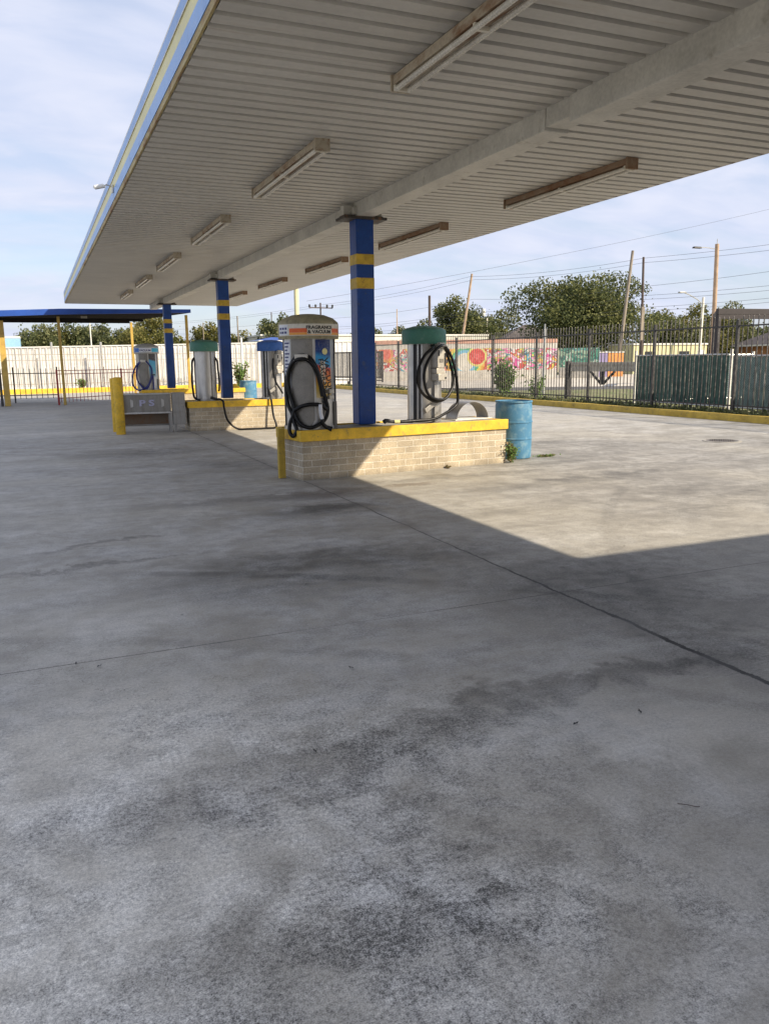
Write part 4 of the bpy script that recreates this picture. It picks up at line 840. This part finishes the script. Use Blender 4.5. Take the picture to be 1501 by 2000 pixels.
# bin enclosure: chain link with green slats
o = thing('slatted_enclosure', 'dark green slatted chain link enclosure on white pipe posts behind the right fence', 'enclosure', (17.1, 20.1, 0))
def slat_panel(A, B, z0, z1, nm='slat_panel', mt='slat', link=True):
    A = Vector((*A, 0)); B = Vector((*B, 0)); d = (B - A); L = d.length; ang = math.atan2(d.y, d.x); n = int(L / .085); d.normalize(); b = MB(); b.m = 0
    for j in range(n):
        m_ = A + d * (L * (j + .5) / n); b.box((m_.x + random.uniform(-.008, .008), m_.y, (z0 + z1) / 2 + random.uniform(-.02, .02)), (.082, .006, z1 - z0 - .04), rz=ang + random.uniform(-.13, .13))
    b.build(nm, M[mt], o, world=True, smooth=False)
    b = MB(); s = .065; zz = z1 - z0; nn = int((L + zz) / s)
    side = Vector((-d.y, d.x, 0)) * -.018
    for sg in (1, -1):
        for j in range(nn):
            u0 = j * s - (zz if sg > 0 else 0); pts = []
            u_lo, u_hi = (u0, u0 + zz) if sg > 0 else (u0, u0 - zz)
            a0 = max(0, min(L, u_lo)); a1 = max(0, min(L, u_hi))
            if abs(a1 - a0) < .02: continue
            za = z0 + abs(a0 - u_lo); zb = z0 + abs(a1 - u_lo); p = A + d * a0 + side; q = A + d * a1 + side
            b.tube([(p.x, p.y, za), (q.x, q.y, zb)], .0017, 3, cap=False)
    if link: b.build('chain_link', M['galv'], o, world=True, smooth=False)
    b = MB()
    for z in (z0, z1):
        b = MB(); b.tube([(A.x, A.y, z), (B.x, B.y, z)], .022, 8); b.build('rail_pipe', M['galv'], o, world=True)
slat_panel((17.12, 20.05), (16.85, 16.15), .22, 1.60, link=False); slat_panel((16.85, 16.0), (16.95, 9.0), .22, 1.56, mt='slat_light'); slat_panel((17.12, 20.1), (21.5, 19.6), .22, 1.6)
for x, y, h in ((17.12, 20.1, 1.75), (16.85, 16.07, 1.74), (16.95, 12.5, 1.65), (16.95, 9.0, 1.65), (21.5, 19.6, 1.7)):
    b = MB(); b.cyl((x, y, 0), (x, y, h), .038, seg=10); b.build('pipe_post', M['white'], o, world=True)
b = MB(); b.cyl((0, 0, 0), (.03, .02, 2.75), .07, .05, seg=10); b.cyl((.03, .02, 2.75), (.03, .02, 2.95), .03, seg=8); q = b.build('pipe_post', M['galv']); q.location = (19.4, 28.4, 0); tag(q, 'grey pipe post taller than the fence, in front of the biggest tree', 'post')
# shade frame at the right edge
o = thing('shade_frame', 'dark brown flat topped shade frame rising above the fence at the right edge', 'shelter', (30.5, 30, 0))
FC = [Vector(p) for p in ((30.45, 30., 0), (36.2, 29.2, 0), (39.6, 32.8, 0), (33.9, 33.6, 0))]
for i in range(4):
    A = FC[i]; B = FC[(i + 1) % 4]; m_ = (A + B) / 2; d = B - A
    b = MB(); b.box((m_.x, m_.y, 3.68 + .012 * (i % 2)), (d.length + (.2 if i % 2 == 0 else -.2), .2, .27), rz=math.atan2(d.y, d.x)); b.build('top_beam', M['shadeframe'], o, world=True, bevel=.01)
    b = MB(); b.bb((A.x - .09, A.y - .09, 0), (A.x + .09, A.y + .09, 3.54)); b.build('post', M['shadeframe'], o, world=True)

# ------------------------------------------------------------------ far buildings
def building(name, label, cat, c, d, rz, wall, roof, hip=0., over=.3, win=(), parapet=0.):
    o = thing(name, label, cat, (c[0], c[1], 0), rz); W, Dp, H_ = d
    b = MB(); b.bb((-W / 2, -Dp / 2, -.1), (W / 2, Dp / 2, H_)); b.build('wall', wall, o)
    b = MB()
    if hip:
        a, e = W / 2 + over, Dp / 2 + over; r_ = max(W / 2 - Dp / 2, .2)
        b.add([(-a, -e, H_), (a, -e, H_), (a, e, H_), (-a, e, H_), (-r_, 0, H_ + hip), (r_, 0, H_ + hip), (-a, -e, H_ - .12), (a, -e, H_ - .12), (a, e, H_ - .12), (-a, e, H_ - .12)], [(0, 1, 5, 4), (1, 2, 5), (2, 3, 4, 5), (3, 0, 4), (6, 9, 8, 7)]); 
        b.build('roof', roof, o, smooth=False)
        b = MB(); b.bb((-a, -e - .02, H_ - .14), (a, -e, H_ + .02)); b.bb((-a - .02, -e, H_ - .14), (-a, e, H_ + .02)); b.bb((a, -e, H_ - .14), (a + .02, e, H_ + .02)); b.build('eave_board', M['white'], o)
    else:
        b.bb((-W / 2 - over, -Dp / 2 - over, H_ + .002), (W / 2 + over, Dp / 2 + over, H_ + .15)); b.build('roof', roof, o)
    for (x, z, w, h, mt) in win:
        b = MB(); b.bb((x - w / 2, -Dp / 2 - .03, z), (x + w / 2, -Dp / 2 - .004, z + h)); f = b.build('window' if mt == 'glass' else 'door', M[mt], o)
    return o
building('house', 'low house with dark hipped roof and orange brick wall at the right edge', 'house', (76, 61, 0), (13, 9, 2.7), R(-20), M['brickorange'], M['roofdark'], 2.4, .6, ((-3, 1., 1.4, 1.1, 'white'), (1, .1, 1, 2.1, 'white'), (4, 1., 1.4, 1.1, 'glass')))
building('building', 'long low cream building with dark windows behind the green slatted enclosure', 'building', (57.2, 64, 0), (8.6, 4, 2.72), R(-4), M['creamwall'], M['white'], 0, .1, ((-2.6, 1.3, .8, .8, 'glass'), (1.6, 1.3, 1.2, .8, 'glass'), (3.6, .1, .9, 2.1, 'white')))
building('building', 'long white flat building behind the left part of the mural wall', 'building', (32, 79, 0), (24, 8, 3.95), R(-3), M['stucco'], M['white'], 0, .1, ((3.3, .2, 2.2, 2.6, 'wood'), (8, .2, 2.2, 2.6, 'wood')))
building('house', 'small dark roofed house between trees above the mural wall', 'house', (55, 84, 0), (7, 6, 3.6), R(-20), M['beige'], M['roofdark'], 2.0, .5, ((-1.5, 1, 1, 1, 'glass'),))
building('house', 'small house with tan roof left of the biggest tree', 'house', (66, 98, 0), (8, 6, 3.4), R(-20), M['stucco'], M['coping'], 1.8, .5, ((0, 1, 1, 1, 'glass'),))
building('container', 'pale blue and white container showing over the back wall at the far left', 'container', (-5.3, 71, 0), (8.6, 3, 3.55), 0, M['bluewhite'], M['white'], 0, .02)
o = building('canopy_shed', 'low blue roof showing above the back wall between column and blue lidded vacuum', 'shed', (19.4, 70, 0), (3.6, 5, 3.3), 0, M['white'], M['roofblue'], 0.35, .2)
# wash building standing behind the camera to the right; its roof edge casts the near shadow
o = thing('wash_building', 'beige block car wash building standing behind and right of the camera', 'building', (16, -6, 0))
b = MB(); b.bb((7.9, -12, 0), (24, .10, 4.15)); b.build('wall', M['beige'], o, world=True)
b = MB(); b.bb((7.8, -12.1, 4.152), (24.1, .24, 4.34)); b.build('roof', M['white'], o, world=True)
for x in (10.5, 14.5, 18.5, 22):
    b = MB(); b.bb((x - 1.5, .103, 0.01), (x + 1.5, .13, 3.1)); b.build('bay_door', M['panel'], o, world=True)

# ------------------------------------------------------------------ trees
tr = [ # label, x, y, ztop, w, kind, n, leaf, zbase, lobes
    ('biggest dense dark green tree on the right, behind the leaning grey pole', 53.3, 70, 10.9, 8.0, 'dark', 22000, .34, 1.2, 34),
    ('broad dark tree left of the big one, crossed by the leaning pole', 49.2, 90, 9.2, 4.9, 'dark', 7000, .40, 1.2, 18),
    ('lighter green tree with brownish leaves just right of the leaning pole', 53.8, 91, 8.1, 3.4, 'mid', 4200, .40, 1., 14),
    ('small bright green tree above the mural wall left of the big tree', 59.6, 93, 5.9, 3.6, 'light', 3600, .36, .8, 12),
    ('pale green tree just right of the biggest tree', 63.9, 70, 7.0, 3.6, 'mid', 5000, .34, .6, 14),
    ('bright green tree behind the small street lamp', 69.2, 72, 7.6, 4.6, 'light', 6400, .34, .6, 16),
    ('dark tree behind the tall tan street light pole', 75.6, 72, 7.6, 3.6, 'mid', 4600, .34, .5, 12),
    ('tree behind the dark shade frame at the right edge', 81, 74, 6.4, 4.2, 'mid', 4600, .36, .5, 12),
    ('round olive tree at the far left behind the leftmost carport post', -.3, 80, 5.6, 2.5, 'mid', 3600, .30, .8, 12),
    ('low green tree sloping down left of the second carport post', 2.2, 82, 4.7, 2.2, 'light', 2800, .30, .6, 9),
    ('dark green tree right of the second carport post', 5.0, 82, 6.2, 2.5, 'mid', 3800, .30, .8, 12),
    ('green tree between the carport posts behind the back wall', 7.1, 79, 5.6, 2.3, 'mid', 3200, .30, .6, 10),
    ('wide yellowish green tree behind the blue hosed vacuum', 9.4, 75, 6.0, 3.1, 'light', 6000, .26, .6, 16),
    ('grey green tree behind the second column left side', 15.6, 80, 5.5, 2.5, 'light', 3400, .30, .6, 10),
    ('low green tree just right of the second column', 19.4, 85, 5.2, 2.3, 'light', 2800, .30, .6, 10),
    ('dark tree rising behind the domed lid of the fragrance vacuum', 21.6, 76, 6.4, 2.4, 'mid', 4000, .30, .8, 12),
    ('pale tree left of the nearest column above the white building', 36.0, 97, 5.7, 2.8, 'mid', 2600, .34, .6, 10),
    ('loose pale tree just right of the nearest column', 39.2, 96, 6.9, 2.4, 'mid', 2200, .34, .8, 10),
    ('second loose tree left of the green lidded vacuum', 43.4, 97, 6.6, 2.2, 'mid', 2000, .34, .8, 9),
    ('distant treetop behind the hoseless side of the third column', 12.7, 84, 4.6, 2.4, 'mid', 2200, .3, .6, 8),
    ('distant low tree right of the fragrance vacuum', 29.5, 100, 5.9, 3.6, 'mid', 2600, .34, .6, 10),
]
for lab, x, y, zt, w, kind, n, lf, zb, lb in tr: tree(lab, x, y, zt, w, kind, zb, n, lf, 'trees beyond the lot', lobes=lb)
gp = np.stack([rng.uniform(-60, 170, 9000), rng.uniform(118, 130, 9000), rng.gamma(3, .8, 9000) * .9], 1); gp[:, 2] = np.minimum(gp[:, 2], 4.3 + 1.2 * np.sin(gp[:, 0] * .35))
o = leaf_mesh('far_treeline', gp, None, 1.0, LEAF['mid']); tag(o, 'far hazy line of trees on the horizon', 'trees', kind='stuff')

# ------------------------------------------------------------------ poles and wires
def pole(label, a, c, r0, r1, mat, cat='utility pole', name='utility_pole'):
    t = thing(name, label, cat, (a[0], a[1], 0)); b = MB(); b.tube([a, c], [r0, r1], 10); b.build('pole', mat, t, world=True); return t
pole('grey wooden pole leaning right in front of the biggest tree', (49.0, 60, 0), (50.2, 60, 11.0), .17, .12, M['wood'])
q = pole('thin dark utility pole at the right side of the biggest tree', (51.75, 60, 0), (51.45, 60, 10.5), .13, .10, M['darkwood'])
b = MB(); b.box((51.5, 59.85, 4.6), (.3, .2, 3.0)); b.build('conduit', M['wood'], q, world=True)
q = pole('tall tan pole carrying a cobra head street light above the shade frame', (45.35, 45, 0), (45.1, 45, 9.4), .17, .14, M['woodtan'], 'street light', 'street_light')
b = MB(); b.cyl((45.1, 45, 9.4), (45.1, 45, 9.75), .03, seg=6); b.tube([(45.1, 45, 9.05), (44.3, 45.2, 9.15), (43.7, 45.3, 9.15)], .035, 6); b.build('arm', M['galv'], q, world=True)
b = MB(); T = Matrix.Translation((43.55, 45.3, 9.13)); b.box((0, 0, 0), (.75, .26, .12), M=T, taper=.8); b.build('lamp_head', M['dark'], q, world=True, bevel=.03)
q = pole('small pale street lamp left of the tall tan pole', (58.7, 60, 0), (58.85, 60, 7.1), .15, .12, M['stucco'], 'street light', 'street_light')
b = MB(); b.tube([(58.85, 60, 6.4), (58.2, 60.1, 6.9), (57.2, 60.2, 7.35), (56.6, 60.2, 7.5)], .05, 6); b.build('arm', M['galv'], q, world=True)
b = MB(); b.box((56.4, 60.2, 7.52), (.8, .3, .12)); b.build('lamp_head', M['galv'], q, world=True, bevel=.03)
pole('pale pole leaning sharply right over the dark tree above the mural', (43.2, 80, 0), (44.95, 80, 10.8), .17, .12, M['woodtan'])
pole('dark straight pole above the green lidded vacuum', (37.3, 75, 0), (37.24, 75, 7.95), .15, .13, M['darkwood'])
pole('thin far pole between nearest column and green lidded vacuum', (35.9, 80, 0), (35.85, 80, 6.9), .07, .05, M['woodtan'])
pole('pale yellow pole rising behind the beige domed lid', (21.6, 70, 0), (21.64, 70, 7.9), .24, .22, M['creamwall'], 'post', 'tall_post')
pole('thin grey pole left of the fragrance vacuum', (22.0, 80, 0), (22.07, 80, 6.4), .07, .05, M['darkwood'])
pole('thin pole just right of the second column', (18.6, 80, 0), (18.6, 80, 6.0), .09, .06, M['wood'])
pole('thin pole left of the second column', (14.25, 75, 0), (14.25, 75, 5.1), .05, .04, M['wood'])
pole('slim white pole behind the second carport post', (4.6, 76, 0), (4.6, 76, 5.3), .07, .05, M['white'])
q = pole('far utility pole with crossarm and insulators above the fragrance vacuum', (37.5, 110, 0), (37.5, 110, 9.6), .14, .11, M['darkwood'])
b = MB(); b.box((37.5, 109.8, 8.9), (3.6, .14, .14), rz=.1); b.build('crossarm', M['darkwood'], q, world=True)
for dx in (-1.7, -.8, .9, 1.7):
    b = MB(); b.box((37.5 + dx, 109.8, 9.15), (.22, .2, .4)); b.build('insulator', M['dark'], q, world=True)
pole('short pale pole with transformer over the trees above the mural', (51.6, 88, 0), (51.6, 88, 6.6), .12, .1, M['stucco'])
b = MB(); b.cyl((50.9, 87.7, 6.8), (50.9, 87.7, 7.6), .28, seg=12); q = b.build('transformer_can', M['white']); tag(q, 'small white transformer can in front of the dark tree above the mural', 'transformer')

def wire(label, pts, sag, r=.02):
    b = MB(); path = []
    for (a, c) in zip(pts[:-1], pts[1:]):
        a = Vector(a); c = Vector(c)
        for i in range(14): t = i / 14; p = a.lerp(c, t); p.z -= sag * 4 * t * (1 - t); path.append(p)
    path.append(Vector(pts[-1])); b.tube(path, r, 4, cap=False); o = b.build('power_line', M['wire']); return tag(o, label, 'power line', 'overhead wires')
P3 = (51.45, 60); P2 = (45.0, 80); P1_ = (37.5, 110); P4 = (59.5, 33); P0 = (24, 165)
lv = [(10.7, 10.4, 10.5, 9.3, 9.3), (10.2, 10.0, 10.2, 9.1, 9.0), (9.2, 7.9, 8.1, 7.4, 8.0), (7.65, 7.1, 6.7, 6.2, 7.2), (7.25, 6.75, 6.4, 5.9, 7.0), (6.75, 6.05, 5.7, 5.4, 6.4), (6.4, 5.75, 5.4, 5.1, 6.1)]
ln = ['topmost wire running between the utility poles', 'second wire from the top between the utility poles', 'single dark wire crossing the middle of the right sky', 'upper of the fourth pair of wires behind the tan pole', 'lower of the fourth pair of wires behind the tan pole', 'upper of the lowest thick pair of wires above the treetops', 'lowest wire just above the treetops on the right']
for z, lab in zip(lv, ln):
    dx = random.uniform(-.5, .5); wire(lab, [(P4[0], P4[1], z[0] + .3), (P3[0], P3[1], z[1]), (P2[0] + dx, P2[1], z[2]), (P1_[0] + dx, P1_[1], z[3]), (P0[0], P0[1], z[4])], .35, .013)
wire('high thin wire slanting up to the right under the canopy edge', [(20, 62, 6.2), (41.8, 60, 10.25), (66.4, 60, 15.5), (80, 60, 18.6)], .1, .010)

# litter on the pavement: dry leaves
lf = [(.06, 4.28), (.17, 4.19), (1.35, 3.62), (.9, 2.85), (2.0, 2.62), (2.33, 2.6), (1.62, 5.2)]
lw = ['lying on the thin joint at the left', 'lying just right of the one on the joint', 'lying alone in mid foreground', 'lying in the dark stain left of centre', 'lying at the top of the pale patch', 'lying at the right of the pale patch', 'lying near the middle of the shaded slab']
for (x, y), w_ in zip(lf, lw):
    b = MB(); a = random.uniform(0, 3); s = random.uniform(.007, .011); b.add([(-s * 1.6, 0, .003), (-s * .5, -s * .6, .009), (s * .7, -s * .5, .006), (s * 1.7, 0, .012), (s * .6, s * .6, .005), (-s * .6, s * .5, .011)], [(0, 1, 2, 5), (2, 3, 4, 5)]); o = b.build('dry_leaf', M['dark']); o.location = (x, y, .001); o.rotation_euler = (0, 0, a)
    tag(o, 'small dark dry leaf ' + w_, 'leaf', 'dry leaves on the concrete')
b = MB(); b.tube(spline([(-.035, .015, .004), (-.01, .0, .009), (.02, -.008, .006), (.035, -.006, .004)], 4), [.0014] * 13, 5); o = b.build('twig', M['darkwood']); o.location = (1.97, 1.93, 0); o.rotation_euler = (0, 0, -.4); tag(o, 'thin curved twig lying on the pale concrete at lower right', 'twig')

# ------------------------------------------------------------------ haze, sky, sun
import os
w = bpy.data.worlds.new('World'); SC.world = w; w.use_nodes = True; t = w.node_tree; t.nodes.clear(); k = NT(t)
SX, SY = .93, 1.10
el = math.atan2(1, math.hypot(SX, SY)); az = math.atan2(SX, -SY)   # sun direction (SX, -SY, 1); azimuth from +Y clockwise
sky = k.n('ShaderNodeTexSky', sky_type='NISHITA', sun_disc=False, sun_elevation=el, sun_rotation=az, altitude=10, air_density=1.0, dust_density=1.2, ozone_density=1.6)
tc = k.n('ShaderNodeTexCoord').outputs['Generated']; sp = k.n('ShaderNodeSeparateXYZ', {0: tc})
zc = k.math('ADD', k.math('MAXIMUM', sp.outputs[2], 0.), .22)
pv = k.n('ShaderNodeCombineXYZ', {0: k.math('DIVIDE', sp.outputs[0], zc), 1: k.math('DIVIDE', sp.outputs[1], zc), 2: 0.}).outputs[0]
n1 = k.noise(k.vmap(pv, (3.1, 1.7, 0), (0, 0, R(25)), (1.0, 1.5, 1)), 1.1, 6, .52, .4); n2 = k.noise(k.vmap(pv, (9, 2, 0), (0, 0, R(25)), (2.2, 4.0, 1)), 1.6, 4, .55, .5)
cm = k.rng(k.math('ADD', k.math('MULTIPLY', n1, .85), k.math('MULTIPLY', n2, .2)), .36, .60, .52, .97, True)
cl = k.mix(k.rng(n2, .35, .7), (5.3, 5.8, 7.3), (6.1, 6.4, 7.6))
hz = k.rng(sp.outputs[2], 0, .16, .55, 0, True)
c = k.mix(k.math('MAXIMUM', cm, hz), k.mix(1., sky.outputs[0], (1.3, 1.3, 1.3), 'MULTIPLY'), cl)
bg = k.n('ShaderNodeBackground', {'Color': c, 'Strength': .08}); ow = k.n('ShaderNodeOutputWorld', {'Surface': bg.outputs[0]})
sl = bpy.data.lights.new('sun', 'SUN'); sl.energy = 4.5; sl.angle = R(.6); sl.color = (1., .87, .68)
so = bpy.data.objects.new('sun', sl); COL.objects.link(so); so.rotation_euler = Vector((SX, -SY, 1)).to_track_quat('Z', 'Y').to_euler(); so.location = (20, -20, 30)

cam = bpy.data.cameras.new('camera'); co = bpy.data.objects.new('camera', cam); COL.objects.link(co); SC.camera = co
rt = Vector((.9188, -.3946, -.0111)); fw = Vector((.3858, .9039, -.1872)); up = rt.cross(fw).normalized(); rt = fw.cross(up).normalized(); fw.normalize()
co.matrix_world = Matrix.Translation((0, 0, 1.55)) @ Matrix((rt, up, -fw)).transposed().to_4x4()
cam.sensor_fit = 'VERTICAL'; cam.sensor_height = 24; cam.sensor_width = 18; cam.lens = 1556 / 2000 * 24; cam.clip_end = 3000; cam.clip_start = .05
SC.view_settings.view_transform = 'Standard'; SC.view_settings.look = 'None'; SC.view_settings.exposure = .72; SC.view_settings.gamma = 1
SC.cycles.max_bounces = 5; SC.cycles.diffuse_bounces = 3; SC.cycles.glossy_bounces = 2; SC.cycles.transmission_bounces = 2
